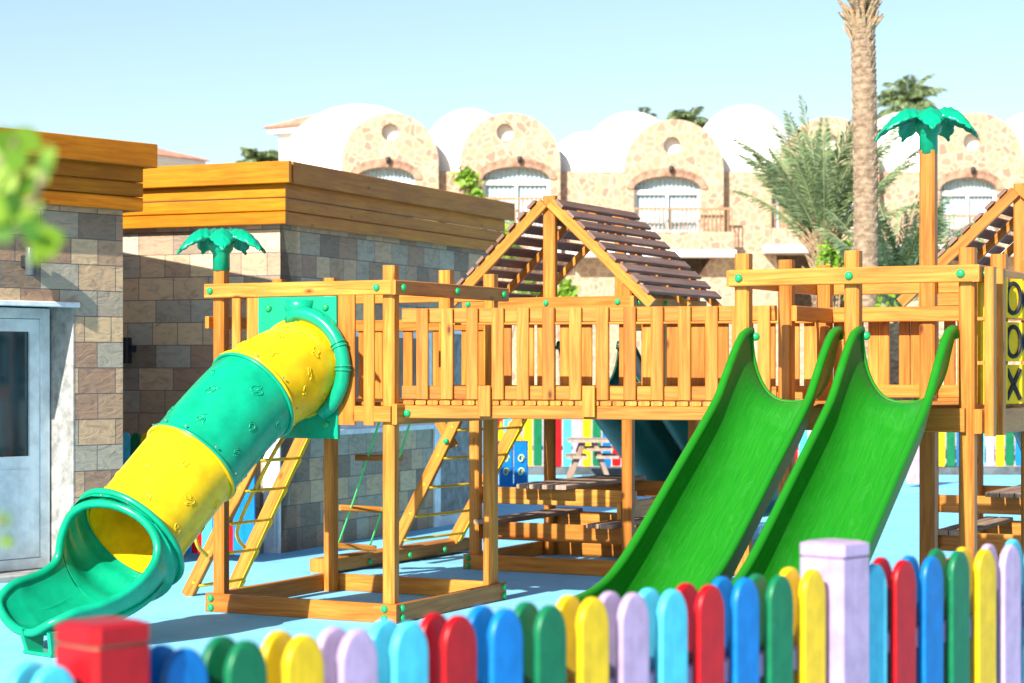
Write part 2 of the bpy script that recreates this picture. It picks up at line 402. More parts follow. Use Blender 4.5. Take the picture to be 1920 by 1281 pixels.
# door lining and door
mb = MB()
mb.plate([(0, 0), (.3, 0), (.3, 2.1), (0, 2.1)], [], O1 + D1 * (t_dr - .012), -N1, Z, -D1, .02); mb.build('door_reveal', 'concrete', b1)
mb = MB(); mb.beam(O1 + D1 * (t_dl) + N1 * .01 + Z * 2.085, O1 + D1 * (t_dr + .02) + N1 * .01 + Z * 2.085, Z, .04, .06); mb.build('lintel_trim', 'white_frame', b1)
mb = MB(); mb.beam(O1 + D1 * t_dl - N1 * .14 + Z * .02, O1 + D1 * (t_dr) - N1 * .14 + Z * .02, Z, .05, .36); mb.build('threshold', 'concrete', b1)
mb = MB(); dO = O1 - N1 * .27
mb.plate([(t_dl, .05), (t_dr - .03, .05), (t_dr - .03, 2.06), (t_dl, 2.06)], [[(t_dl + .08, .13), (t_dl + .08, 1.98), (t_dr - .11, 1.98), (t_dr - .11, .13)]], dO, D1, Z, N1, .07)
fr = mb.build('door_frame', 'white_frame', b1)
mb = MB(); q0, q1 = t_dl + .085, t_dr - .115
mb.plate([(q0, .135), (q1, .135), (q1, 1.975), (q0, 1.975)], [[(q0 + .09, .92), (q0 + .09, 1.88), (q1 - .09, 1.88), (q1 - .09, .92)]], dO + N1 * -.015, D1, Z, N1, .04)
mb.plate([(q0 + .1, .25), (q1 - .1, .25), (q1 - .1, .82), (q0 + .1, .82)], [], dO + N1 * -.008, D1, Z, N1, .01)
door = mb.build('door', 'white_frame', b1)
mb = MB(); mb.plate([(q0 + .08, .9), (q1 - .08, .9), (q1 - .08, 1.9), (q0 + .08, 1.9)], [], dO - N1 * .035, D1, Z, N1, .01); mb.build('pane', 'glass', door)
mb = MB(); mb.plate([(-4, 0), (t_end - .1, 0), (t_end - .1, 2.9), (-4, 2.9)], [], O1 - N1 * .5, D1, Z, N1, .05); mb.build('inner_wall', 'concrete', b1)
# lamp on building 1
def wall_lamp(p, N, r, h, label, mat):
    t = thing('wall_lamp', p, label, 'wall lamp')
    mb = MB(); mb.lathe(p + N * (r + .05) - Z * h / 2, [(0, 0), (r * .85, 0), (r, .01), (r, h - .01), (r * .85, h), (0, h)], 18); mb.build('lamp_body', mat, t)
    mb = MB(); mb.beam(p + N * .0, p + N * .06, Z, .09, .05); mb.build('bracket', 'black', t)
tl = solve(O1, D1, 44); wall_lamp(O1 + D1 * tl + Z * 2.40, N1, .042, .22, 'dark grey cylinder lamp on the stone wall above the glazed door', 'grey_metal')

# ================================================================== BUILDING 2
D2 = V((math.cos(R(67)), math.sin(R(67)), 0)); N2 = V((D2.y, -D2.x, 0)); E2 = -N2; NE = -D2   # right face runs D2 (normal N2); left face runs E2 (normal -D2)
O2b = V((-2.0, 17.5, 0)); L2 = 4.55
b2 = thing('stone_building', O2b, 'stone clad building behind the tube slide with bright orange plank roof edge', 'building')
tw0 = solve(O2b, D2, 560); tw1 = solve(O2b, D2, 805); td0 = solve(O2b, D2, 812); td1 = solve(O2b, D2, 905)
mb = MB()
mb.plate([(0, 0), (td0, 0), (td0, 2.05), (td1, 2.05), (td1, 0), (L2, 0), (L2, 2.95), (0, 2.95)], [[(tw0, 1.06), (tw0, 1.95), (tw1, 1.95), (tw1, 1.06)]], O2b, D2, Z, N2, .3)
mb.build('wall', 'stone', b2)
LD0 = solve(O2b, E2, 498); LD1 = solve(O2b, E2, 330)
mb = MB()
mb.plate([(.0, 0), (LD0, 0), (LD0, 1.15), (LD1, 1.15), (LD1, 0), (4.2, 0), (4.2, 2.95), (.0, 2.95)], [], O2b + NE * .002, E2, Z, NE, .3)
mb.build('wall', 'stone', b2)
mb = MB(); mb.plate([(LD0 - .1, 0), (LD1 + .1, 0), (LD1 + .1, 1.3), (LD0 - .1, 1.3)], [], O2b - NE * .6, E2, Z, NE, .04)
mb.build('recess_back', 'black', b2)  # black sheet puts the darkness inside the doorway into the colour
mb = MB(); mb.beam(O2b + E2 * (LD0 - .06) + NE * .02, O2b + E2 * (LD0 - .06) + NE * .02 + Z * 1.15, E2, .12, .05); mb.beam(O2b + E2 * .01 + NE * .012, O2b + E2 * .01 + NE * .012 + Z * 1.15, E2, .03, .04); mb.build('door_trim', 'white_frame', b2)
mb = MB(); mb.beam(O2b + E2 * LD0 + NE * .12 + Z * .035, O2b + E2 * (LD1 + 1) + NE * .12 + Z * .035, Z, .07, .22); mb.build('threshold', 'concrete', b2)
fascia(b2, O2b, D2, N2, 0, L2, ZS, .6, 1)
fascia(b2, O2b, E2, NE, 0, 4.2, [(a, b_, o_ + .003) for a, b_, o_ in ZS], 1.0, 1)
mb = MB(); mb.plate([(-.13, -.13), (L2 + .13, -.13), (L2 + .13, 4.2), (-.13, 4.2)], [], O2b + Z * 3.30, D2, E2, Z, .06); mb.build('roof', 'white', b2)
mb = MB(); mb.plate([(0, -.09), (L2 + .05, -.09), (L2 + .05, .02), (0, .02)], [], O2b + Z * 2.95, D2, E2, Z, .1)
mb.plate([(-.09, -.09), (.02, -.09), (.02, 4.2), (-.09, 4.2)], [], O2b + Z * 2.955, D2, E2, Z, .1); mb.build('soffit', 'fascia', b2)
mb = MB(); mb.plate([(.02, .0), (4.2, .0), (4.2, 2.9), (.02, 2.9)], [], O2b + D2 * L2 - Z * 0, E2, Z, D2, .25); mb.build('wall', 'stone', b2)
# window in the right face
mb = MB(); mb.plate([(tw0, 1.0), (tw1, 1.0), (tw1, 1.95), (tw0, 1.95)], [[(tw0 + .06, 1.1), (tw0 + .06, 1.89), ((tw0 + tw1) / 2 - .03, 1.89), ((tw0 + tw1) / 2 - .03, 1.1)], [((tw0 + tw1) / 2 + .03, 1.1), ((tw0 + tw1) / 2 + .03, 1.89), (tw1 - .06, 1.89), (tw1 - .06, 1.1)]], O2b + N2 * .03, D2, Z, N2, .08)
wf = mb.build('window_frame', 'white_frame', b2)
mb = MB(); mb.plate([(tw0 + .03, 1.05), (tw1 - .03, 1.05), (tw1 - .03, 1.92), (tw0 + .03, 1.92)], [], O2b - N2 * .01, D2, Z, N2, .01); mb.build('pane', 'glass', wf)
mb = MB(); mb.beam(O2b + D2 * (tw0 - .05) + N2 * .05 + Z * 1.02, O2b + D2 * (tw1 + .05) + N2 * .05 + Z * 1.02, Z, .05, .12); mb.build('window_sill', 'white_frame', wf)
mb = MB(); mb.plate([(td0, 0), (td1, 0), (td1, 2.05), (td0, 2.05)], [[(td0 + .14, .1), (td0 + .14, 1.95), (td1 - .07, 1.95), (td1 - .07, .1)]], O2b + N2 * .02, D2, Z, N2, .1)
df = mb.build('door_frame', 'white_frame', b2)
mb = MB(); mb.plate([(td0 + .1, .05), (td1 - .05, .05), (td1 - .05, 2), (td0 + .1, 2)], [], O2b - N2 * .06, D2, Z, N2, .04); mb.build('door', 'concrete', b2)
tl = solve(O2b, E2, 245)
t = thing('wall_lamp', O2b + E2 * tl + Z * 1.6, 'black box lamp on the shaded stone wall between the two buildings', 'wall lamp')
pl_ = O2b + E2 * tl + NE * .08
mb = MB(); mb.beam(pl_ + Z * 1.64, pl_ + Z * 1.87, E2, .085, .085, .01); mb.build('lamp_body', 'black', t)
mb = MB(); mb.beam(pl_ + Z * 1.77 - NE * .08, pl_ + Z * 1.77, E2, .12, .06); mb.build('bracket', 'black', t)

# ================================================================== PICKET FENCES
def picket_mesh(col, wd=.1, h=1.0, th=.024, z0=.06):
    mb = MB(); n_ = 14; hw = wd / 2
    prof = [(-hw * .8, z0), (-hw, z0 + .03)] + [(-hw, h - wd * .75)]
    prof += [(-hw * math.cos(math.pi * i / n_), h - wd * .75 + wd * .75 * math.sin(math.pi * i / n_)) for i in range(1, n_)]
    prof += [(hw, h - wd * .75), (hw, z0 + .03), (hw * .8, z0)]
    mb.plate(prof, [], V((0, -th / 2, 0)), V((1, 0, 0)), Z, V((0, -1, 0)), th)
    bmesh.ops.remove_doubles(mb.bm, verts=mb.bm.verts, dist=1e-5)
    bmesh.ops.recalc_face_normals(mb.bm, faces=mb.bm.faces)
    ed = [e for e in mb.bm.edges if len(e.link_faces) == 2 and e.calc_face_angle(0) > .8]
    bmesh.ops.bevel(mb.bm, geom=ed, offset=.0085, segments=3, profile=.6, affect='EDGES')
    me = bpy.data.meshes.new('picket'); mb.bm.to_mesh(me); mb.bm.free(); me.materials.append(M['paint_' + col])
    for p_ in me.polygons: p_.use_smooth = abs(p_.normal.y) < .96
    return me
CYC = ['green', 'yellow', 'lilac', 'light blue', 'red', 'blue']
PM = {c_: picket_mesh(c_, .103, 1.056) for c_ in CYC}
def add_picket(col, p, ang, parent, me=None, sc=1.0):
    o = place(me or PM[col], 'picket', V(p), parent, (0, 0, ang)); return o
fd = V((.1028, .1093, 0)); fdir = fd.normalized(); fn_ = V((fdir.y, -fdir.x, 0)); fang = math.atan2(fdir.y, fdir.x)
P0 = V((-.530, 4.027, 0))
fence = thing('picket_fence', P0 - Z * 0, 'low fence of round topped rainbow coloured pickets running along the front of the playground', 'fence')
def fence_post(p, col, h, s_, parent):
    mb = MB(); mb.beam(p, p + Z * (h - .045), fdir, s_, s_, .012); po = mb.build('post', 'paint_' + col, parent)
    mb = MB(); mb.beam(p + Z * (h - .047), p + Z * (h - .037), fdir, s_ - .014, s_ - .014, .008); mb.build('cap_joint', 'paint_lilac' if col == 'lilac' else 'redband', po)
    mb = MB(); mb.beam(p + Z * (h - .038), p + Z * (h - .006), fdir, s_ + .004, s_ + .004, .016); mb.beam(p + Z * (h - .006), p + Z * h, fdir, s_ - .0, s_ - .0, .016, None, s_ - .03, s_ - .03); mb.build('cap', 'paint_' + col, po)
for k in range(-5, 24):
    if k in (-2, 14): continue
    jit = random.uniform(-.004, .004)
    p = P0 + fd * k
    add_picket(CYC[k % 6], p + Z * jit, fang + R(random.uniform(-2, 2)), fence)
    add_picket(CYC[k % 6], p - fn_ * .075 + Z * (jit + random.uniform(-.003, .003)), fang + R(random.uniform(-2, 2)), fence)
fence_post(P0 + fd * -2.12 - fn_ * .03, 'red', 1.125, .135, fence)
fence_post(P0 + fd * 14.0 - fn_ * .03, 'lilac', 1.125, .145, fence)
for zz in (.3, .82):
    mb = MB(); mb.beam(P0 + fd * -5.5 - fn_ * .0375 + Z * zz, P0 + fd * 24 - fn_ * .0375 + Z * zz, Z, .06, .045); mb.build('rail', 'paint_lilac', fence)

# far fence
ff = thing('picket_fence', (0, 30.4, 0), 'rainbow coloured picket fence along the far side of the blue floor', 'fence')
FC = ['yellow', 'green', 'blue', 'red', 'light blue', 'lilac']
FM = {c_: picket_mesh(c_, .125, 1.1, .024, .12) for c_ in CYC}
for i in range(-8, 58):
    X = (990 - HX) / F * 30.4 + .1475 * i
    add_picket(FC[i % 6], (X, 30.4, random.uniform(-.01, .01)), R(random.uniform(-3, 3)), ff, FM[FC[i % 6]])
for zz in (.4, .9):
    mb = MB(); mb.beam((-1.1, 30.44, zz), (8.6, 30.44, zz), Z, .06, .04); mb.build('rail', 'paint_lilac', ff)
mb = MB(); mb.beam((-6, 30.45, .04), (16, 30.45, .04), Z, .14, .2); struct(mb.build('kerb', 'curb'))
# short fence between the buildings
OF = at(236, 1044, 17.1); OF.z = 0
sf = thing('picket_fence', OF, 'short piece of coloured picket fence in the shade between the two stone buildings', 'fence')
seq = ['light blue', 'green', 'yellow', 'yellow', 'lilac', 'blue', 'blue', 'red', 'light blue', 'blue', 'red', 'blue', 'blue']
for i, c_ in enumerate(seq):
    add_picket(c_, OF + E2 * -(.10 * i) + Z * 0, math.atan2(-E2.y, -E2.x), sf)
mb = MB(); mb.beam(OF + Z * .3 + V((0, .05, 0)), OF - E2 * 1.25 + Z * .3 + V((0, .05, 0)), Z, .05, .03); mb.beam(OF + Z * .8 + V((0, .05, 0)), OF - E2 * 1.25 + Z * .8 + V((0, .05, 0)), Z, .05, .03); mb.build('rail', 'paint_blue', sf)

# ================================================================== PLAY TOWERS
PS = .085; TOPZ = 2.105; PT = 2.245; DZ = 1.385
def post(parent, p, z1, z0=0, s_=PS, mat='wood'):
    mb = MB(); mb.beam(V(p) + Z * z0, V(p) + Z * z1, U, s_, s_, .013); return mb.build('post', mat, parent)
def board(parent, name, p0, p1, h, th, mat='wood', side=Z, tint=None):
    mb = MB(); mb.beam(p0, p1, side, h, th, .005, tint); return mb.build(name, mat, parent)
def rail_between(parent, name, a, b_, z, h=.09, th=.035, off=None, e0=.06, e1=.06, mat='wood', bolts=()):
    """board on the outside of two posts a,b (xy), centred at z; off = outward normal"""
    d = (b_ - a).normalized(); o_ = off * (PS / 2 + th / 2) if off is not None else V((0, 0, 0))
    r_ = board(parent, name, a - d * e0 + o_ + Z * z, b_ + d * e1 + o_ + Z * z, h, th, mat)
    for (s_, dz) in bolts:
        bolt(a + (b_ - a) * s_ + o_ + (off * th / 2) + Z * (z + dz), off, r_)
    return r_
def base_frame(parent, c, mat='wood'):
    FL, FR, BR, BL = c
    rail_between(parent, 'base_board', FL, FR, .06, .12, .038, -W, .07, .085, mat, ((-.02, .03), (-.02, -.03), (1.0, .03), (1.0, -.03)))
    rail_between(parent, 'base_board', FR, BR, .06, .12, .038, U, .045, .08, mat, ((.0, .03), (.0, -.03), (1.03, .03), (1.03, -.03)))
    rail_between(parent, 'base_board', BL, BR, .06, .12, .038, W, .07, .04, mat)
    rail_between(parent, 'base_board', FL, BL, .06, .12, .038, -U, .0, .04, mat)
def deck(parent, c, z=DZ, n=11):
    FL, FR, BR, BL = c
    mb = MB()
    for i in range(n):
        t0 = (i + .5) / n; a = FL + (BL - FL) * t0; b_ = FR + (BR - FR) * t0
        mb.beam(a - U * .04 + Z * (z - .013), b_ + U * .04 + Z * (z - .013), Z, .026, (BL - FL).length / n - .008)
    mb.build('deck', 'wood', parent)
def picket_row(parent, a, b_, xs, z0, z1, off, wd=.075, th=.022, name='slat', mat='wood'):
    d = (b_ - a).normalized()
    for x in xs:
        p = a + d * solve(a, d, x) + off
        board(parent, name, p + Z * z0, p + Z * z1, wd, th, mat, d)

# ---- palm shaped post ornament
def palm_topper(parent, p, z, rot=0, s=1.0):
    mb = MB(); mb.lathe(V(p) + Z * (z - .02), [(.0, .0), (.056, .0), (.056, .11), (.060, .115), (.060, .125), (.05, .13)], 20)
    mb.lathe(V(p) + Z * (z + .095), [(.058, 0), (.075, .02), (.085, .06), (.078, .1), (.04, .13), (0, .135)], 20)
    top = mb.build('palm_ornament', 'teal', parent)
    for i in range(7):
        az = rot + 2 * math.pi * i / 7 + random.uniform(-.1, .1); L = .345 * random.uniform(.94, 1.05)
        dr = V((math.cos(az), math.sin(az), 0)); sd_ = V((-dr.y, dr.x, 0)); drop = random.uniform(.10, .15)
        c = V(p) + Z * (z + .215)
        def fn(u, v, dr=dr, sd_=sd_, L=L, drop=drop, c=c):
            x = L * (u ** .92); q = v * 2 - 1
            wv_ = .078 * math.sin(math.pi * min(1, (u * .93 + .10))) ** .7 * (1.02 + .12 * math.sin(u * 34) * (abs(q) > .8))
            zz = .045 * math.sin(math.pi * min(1, u * 1.1)) - drop * u ** 2.2 + (.006 if abs(q) < .1 else 0)
            zz -= .055 * q * q * math.sin(math.pi * min(1, u + .08))
            zz += .004 * math.cos(u * 40 - abs(q) * 5)
            return c + dr * (x - .03 * u ** 3) + sd_ * q * wv_ + Z * zz
        mb = MB(); mb.sheet(fn, 26, 10)
        lf = mb.build('palm_leaf', 'teal', top)
        so_ = lf.modifiers.new('thick', 'SOLIDIFY'); so_.thickness = .014; so_.offset = -1

# ---- tower 1
O_1 = V((-1.915, 13.35, 0)); W1 = 1.294; Dp1 = 1.354
T1c = [O_1, O_1 + U * W1, O_1 + U * W1 + W * Dp1, O_1 + W * Dp1]
t1 = thing('play_tower', (T1c[0] + T1c[2]) / 2, 'open wooden play tower with a palm ornament and the tube slide on its front', 'play tower')
FL, FR, BR, BL = T1c
pf = post(t1, FL, 2.26); palm_topper(pf, FL, 2.26, .35)
post(t1, FR, PT); post(t1, BR, PT); post(t1, BL, PT)
mid = FR + W * solve(FR, W, 837); post(t1, mid, PT, 1.28)
post(t1, BL + U * solve(BL, U, 523), PT, 1.28)
base_frame(t1, T1c); deck(t1, T1c)
rail_between(t1, 'top_rail', FL, FR, TOPZ, .092, .038, -W, .08, .045, bolts=((-.025, 0), (.955, 0)))
rail_between(t1, 'top_rail', FR, BR, TOPZ, .092, .038, U, .08, .12, bolts=((.01, 0), ((mid - FR).length / Dp1, 0), (1.03, 0)))
rail_between(t1, 'top_rail', BL, BR, TOPZ, .092, .038, W)
rail_between(t1, 'top_rail', FL, BL, TOPZ, .092, .038, -U)
rail_between(t1, 'deck_board', FL, FR, DZ - .075, .10, .035, -W, .0, .04)
rail_between(t1, 'deck_board', FR, BR, DZ - .075, .13, .035, U, .06, .12)
rail_between(t1, 'deck_board', BL, BR, DZ - .075, .13, .035, W)
rail_between(t1, 'deck_board', FL, BL, DZ - .075, .13, .035, -U)
rail_between(t1, 'side_rail', BL, BR, 1.90, .08, .03, W)
rail_between(t1, 'side_rail', FL, BL, 1.90, .08, .03, -U, .08, .05)
rail_between(t1, 'side_rail', FL, BL, 1.46, .08, .03, -U)
of = -W * (PS / 2 + .014)
picket_row(t1, FL, FR, [453], 1.25, 2.06, of, .066)
picket_row(t1, FL, FR, [485], 1.25, 2.06, of, .10)
picket_row(t1, FL, FR, [661], 1.24, 2.06, of - W * .012, .125)
picket_row(t1, FL, FR, [703], 1.24, 2.06, of - W * .012, .078)
picket_row(t1, BL, BR, [640, 672, 700, 728, 756, 784, 812, 866, 894], 1.26, 1.93, W * .07, .075)
for bz in (.25, .55, .85, 1.1):
    p = FL + W * bz - U * (PS / 2 + .014); board(t1, 'slat', p + Z * 1.26, p + Z * 1.93, .07, .022, 'wood', W)

# ---- tube slide panel and tube
aP0, aP1 = .354, .947
ts = thing('tube_slide', (-2.2, 12.2, 0), 'yellow and green plastic tube slide with a green open exit scoop', 'slide')
pn = FL - W * (PS / 2 + .05); cen = FL + U * .665 - W * (PS / 2 + .05) + Z * 1.60
mb = MB()
circ = [(.665 + .27 * math.cos(2 * math.pi * i / 40), 1.60 + .27 * math.sin(2 * math.pi * i / 40)) for i in range(40)]
mb.plate([(aP0, 1.15), (aP1 + .01, 1.15), (aP1, 2.055), (aP0, 2.055)], [circ], pn, U, Z, -W, .03)
def ringpt(a, r_, o_): return cen + U * r_ * math.cos(a) + Z * r_ * math.sin(a) - W * o_
arc = [ringpt(R(d), .352, .03) for d in range(-52, 96, 5)]
mb.tube([ringpt(R(-56), .31, .005)] + arc + [ringpt(R(100), .30, .005)], .047, 12)
for dd in (-2, 2, 22, 26):
    a0 = R(dd); mb.tube([ringpt(a0, .352, .03) + (U * math.cos(a0) + Z * math.sin(a0)) * .049 * math.cos(q) - W * .049 * math.sin(q) for q in [i * math.pi / 8 for i in range(-1, 10)]], .007, 6)
mb.lathe(cen + Z * .39 + W * .02, [(.0, -.12), (.055, -.10), (.10, -.02), (.115, .04), (.0, .05)], 20)
panel = mb.build('entry_panel', 'teal', ts)
for (aa, zz) in ((aP0 + .08, 1.985), (aP1 - .08, 1.985), (aP1 - .07, 1.24)):
    bolt(pn + U * aa - W * .0 + Z * zz, -W, panel)
def cr(pts, n_):
    out = []
    P = [V(p) for p in pts]; P = [P[0] * 2 - P[1]] + P + [P[-1] * 2 - P[-2]]
    for i in range(1, len(P) - 2):
        for k in range(n_):
            t = k / n_; a, b_, c, d = P[i - 1], P[i], P[i + 1], P[i + 2]
            out.append(.5 * ((2 * b_) + (c - a) * t + (2 * a - 5 * b_ + 4 * c - d) * t * t + (3 * b_ - a - 3 * c + d) * t ** 3))
    out.append(P[-2]); return out
J0 = cen; J1 = at(474, 741, 12.62); J2 = at(359, 868, 12.28); J3 = at(245, 1008, 11.95)
path = cr([J0, J1, J2, J3, V((-2.37, 11.73, .48)), V((-2.58, 11.51, .415)), V((-2.735, 11.34, .40))], 16)
def frame_at(s_):
    i = min(int(s_), len(path) - 2); f = s_ - i; p = path[i].lerp(path[i + 1], f)
    t = (path[min(i + 2, len(path) - 1)] - path[max(i - 1, 0)]).normalized()
    if s_ < 6: t = (-W).lerp(t, (s_ / 6)).normalized()
    sd_ = t.cross(Z).normalized(); up = sd_.cross(t).normalized(); return p, t, sd_, up
RT = .305
def tubept(s_, phi, r_):      # phi measured from the bottom
    p, t, sd_, up = frame_at(s_); return p + (sd_ * math.sin(phi) - up * math.cos(phi)) * r_
def segment(s0, s1, mat, r0=RT, name='tube_section'):
    mb = MB(); nn = 14
    mb.sheet(lambda u, v: tubept(s0 + (s1 - s0) * u, 2 * math.pi * v, r0), nn, 48, close_v=True)
    mb.sheet(lambda u, v: tubept(s0 + (s1 - s0) * u, 2 * math.pi * v, r0 - .01), nn, 48, close_v=True)
    for se in (s0 + .25, s1 - .25):   # bolted flanges
        mb.tube([tubept(se, 2 * math.pi * i / 48, r0 + .008) for i in range(48)], .012, 6, closed=True)
    # raised squiggles
    rr = random.Random(int(s0) + 3)
    for k in range(18):
        sc = s0 + (s1 - s0) * [.25, .5, .75][k % 3] + rr.uniform(-.6, .6); ph = R(20 * k + rr.uniform(-6, 6))
        for st in range(3):
            a0 = rr.uniform(0, 6.28); n_ = 12; pts = []
            ox, oy = rr.uniform(-.02, .02), rr.uniform(-.02, .02); rad = rr.uniform(.016, .032); tw = rr.uniform(-5, 5)
            for i in range(n_):
                q = a0 + i * .42; r2_ = rad * (1 - .5 * i / n_)
                dx = ox + r2_ * math.cos(q); dy = oy + r2_ * 1.1 * math.sin(q + .2 * tw)
                pts.append(tubept(sc + dx * 26, ph + dy / r0, r0 + .0015))
            mb.tube(pts, .0036, 5)
    return mb.build(name, mat, ts, recalc=False)
segA = segment(.3, 16, 'yellow'); segB = segment(16, 32, 'teal'); segC = segment(32, 48, 'yellow')
sm_ = MB(); sm_.lathe((0, 0, 0), [(.007, 0), (.007, .004), (0, .006)], 8); STUD, _ = sm_.mesh('stud'); STUD.materials.append(M['steel'])
def stud(p, n_, parent): place(STUD, 'stud', p, parent, V(n_).to_track_quat('Z', 'Y').to_euler())
def rim_studs(seg, s_):
    for d in (-150, -110, -70, 70, 95, 120, 150, 180):
        p = tubept(s_, R(d), RT + .018); c = tubept(s_, R(d), 0); stud(p, p - c, seg)
rim_studs(segA, 15.1); rim_studs(segB, 31.1); rim_studs(segC, 47.1)
# exit scoop
s_a = 47.5; s_b = 96.0; s_open = 51.5
def Phi(s_, far=True):
    if s_ <= s_open: return math.pi
    u = min(1, (s_ - s_open) / 40.0); e_ = R(82 if far else 60) - R(22) * max(0, (s_ - 84) / 12) ** 1.5
    return math.pi - (math.pi - e_) * (1 - (1 - u) ** 3.6) ** .58
def Rad(s_):
    u = (s_ - s_a) / (s_b - s_a); base_ = RT + .012
    bulge = .035 * math.exp(-((s_ - 52.5) / 2.2) ** 2) + .03 * math.exp(-((s_ - 48.5) / 1.2) ** 2)
    return base_ + bulge + .035 * math.sin(math.pi * min(1, .1 + u * 1.2)) 
def scoop(inner):
    def fn(u, v):
        s_ = s_a + (s_b - s_a) * u ** .9; ph = Phi(s_, v > .5) * (2 * v - 1)
        p = tubept(s_, ph, Rad(s_) - inner)
        if s_ > 84: p = p - frame_at(s_)[1] * 0 + Z * (.03 * ((s_ - 84) / 12) ** 2 * max(0, math.cos(ph)))
        return p
    return fn
mb = MB(); f0 = scoop(0); f1 = scoop(.014)
mb.sheet(f0, 60, 40); mb.sheet(f1, 60, 40)
rim = [f0((i / 60) ** (1 / .9) if False else i / 60, 1) for i in range(60, 10, -1)]
def u_of(s_): return ((s_ - s_a) / (s_b - s_a)) ** (1 / .9)
us = [u_of(s_b - (s_b - s_open - .15) * i / 60) for i in range(61)]
right = [f0(u, 1) for u in us]; left = [f0(u, 0) for u in reversed(us)]
endarc = [f0(1, v / 24) for v in range(1, 24)]
loop_ = right + left + endarc
sm = loop_[:]
for _ in range(14): sm = [(sm[i - 1] + sm[i] * 2 + sm[(i + 1) % len(sm)]) / 4 for i in range(len(sm))]
mb.tube(sm, .026, 10, closed=True)
for sr_ in (48.2,):
    mb.tube([tubept(sr_, 2 * math.pi * i / 48, Rad(sr_) + .004) for i in range(48)], .02, 8, closed=True)
# side ridge
for sg in (1, -1): mb.tube([tubept(s_, sg * Phi(s_, sg > 0) * (.62 - .1 * (s_ - 58) / 38), Rad(s_) + .006) for s_ in range(58, 94, 2)], lambda u: .02 * math.sin(math.pi * u) + .004, 8)
sc_ = mb.build('exit_scoop', 'teal', ts, recalc=False)
for d in (150, 180, -150, -110, 75):
    p = tubept(50.2, R(d), Rad(50.2) + .004); c = tubept(50.2, R(d), 0); stud(p, p - c, sc_)
pe_ = V((-2.60, 11.30, 0)); dd_ = V((-.66, -.75, 0)).normalized(); sd__ = V((dd_.y, -dd_.x, 0))
mb = MB()
for sg in (-1, 1): mb.beam(pe_ + sd__ * .11 * sg + Z * .01, pe_ + sd__ * .13 * sg + Z * .14, dd_, .10, .03, .004, None, .16, .03)
mb.beam(pe_ - sd__ * .13 + Z * .012, pe_ + sd__ * .13 + Z * .012, dd_, .12, .02); mb.build('foot', 'teal', ts)

# ---- roofed towers
def roof_tower(O, W2, D_, label, slide_label, back_slides, mat='wood'):
    c = [O, O + U * W2, O + U * W2 + W * D_, O + W * D_]; FL, FR, BR, BL = c
    t = thing('play_tower', (c[0] + c[2]) / 2, label, 'play tower', 'roofed play towers')
    for p in c: post(t, p, PT, mat=mat)
    base_frame(t, c, mat); deck(t, c)
    for z_, h_ in ((.588, .13), (.307, .14)):
        rail_between(t, 'cross_board', FL, FR, z_, h_, .035, W, .04, .04, mat); rail_between(t, 'cross_board', BL, BR, z_, h_, .035, W, .04, .04, mat)
    rail_between(t, 'cross_board', FR, BR, .5, .13, .035, -U, .04, .04, mat)
    # table and benches under the deck
    for nm, a0, a1, z_ in (('table_top', .42, .86, .675), ('bench', .04, .27, .385), ('bench', 1.02, 1.25, .385)):
        mb = MB(); k = 4 if nm == 'table_top' else 2
        for i in range(k):
            w_ = (a1 - a0) / k; aa = a0 + w_ * (i + .5)
            mb.beam(O + U * aa - W * .12 + Z * z_, O + U * aa + W * (D_ + .1) + Z * z_, Z, .035, w_ - .01)
        mb.build(nm, 'oldwood', t)
    rail_between(t, 'top_rail', FL, FR, TOPZ, .092, .038, -W, .08, .045, mat, ((-.02, 0), (.5, 0), (.96, 0)))
    rail_between(t, 'top_rail', FR, BR, TOPZ, .092, .038, U, .08, .08, mat, ((.02, 0), (.4, 0)))
    rail_between(t, 'top_rail', BL, BR, TOPZ, .092, .038, W, .05, .05, mat); rail_between(t, 'top_rail', FL, BL, TOPZ, .092, .038, -U, .05, .05, mat)
    for a_, b_, o_ in ((FL, FR, -W), (FR, BR, U), (BL, BR, W), (FL, BL, -U)): rail_between(t, 'deck_board', a_, b_, DZ - .08, .13, .035, o_, .05, .05, mat)
    # right wall slats and rails
    rail_between(t, 'side_rail', FR, BR, 1.93, .09, .03, U); rail_between(t, 'side_rail', FR, BR, 1.45, .08, .03, U)
    for i in range(9):
        p = FR + W * (.12 + i * (D_ - .24) / 8) + U * (PS / 2 + .04); board(t, 'slat', p + Z * 1.40, p + Z * 1.96, .075, .022, 'wood', W)
    # roof
    rf = None; ac = W2 / 2; az = 2.905; run = .855; rise = .80; sl = V((run, rise)); ln = math.hypot(run, rise)
    mb = MB(); mb.beam(O + U * ac - W * .005 + Z * 2.06, O + U * ac - W * .005 + Z * 2.945, U, .105, .06, .01); mb.build('king_post', 'wood', t)
    mb = MB(); mb.beam(O + U * ac + W * (D_) + Z * 2.06, O + U * ac + W * D_ + Z * 2.90, U, .09, .06, .01); mb.build('king_post', 'wood', t)
    for sg in (-1, 1):
        dn = (U * sg * run - Z * rise).normalized(); nr = (U * sg * rise + Z * run).normalized()
        for bq in (-.055, D_ * .5, D_ + .02):
            p0 = O + U * (ac + sg * .03) + W * bq + Z * (az - .02)
            mb = MB(); mb.beam(p0, p0 + dn * ln, nr, .085 if bq < 0 else .06, .04, .005); mb.build('rafter', 'wood', t)
        for i in range(9):
            pp = O + U * (ac + sg * .03) + Z * (az - .02) + dn * (.075 + i * .1235) + nr * (.043 + .012)
            mb = MB(); mb.beam(pp - W * (.085 + random.uniform(0, .02)), pp + W * (D_ + .06 + random.uniform(-.01, .02)), dn, .082, .024, .004); mb.build('roof_slat', 'weathered', t)
    return c, t

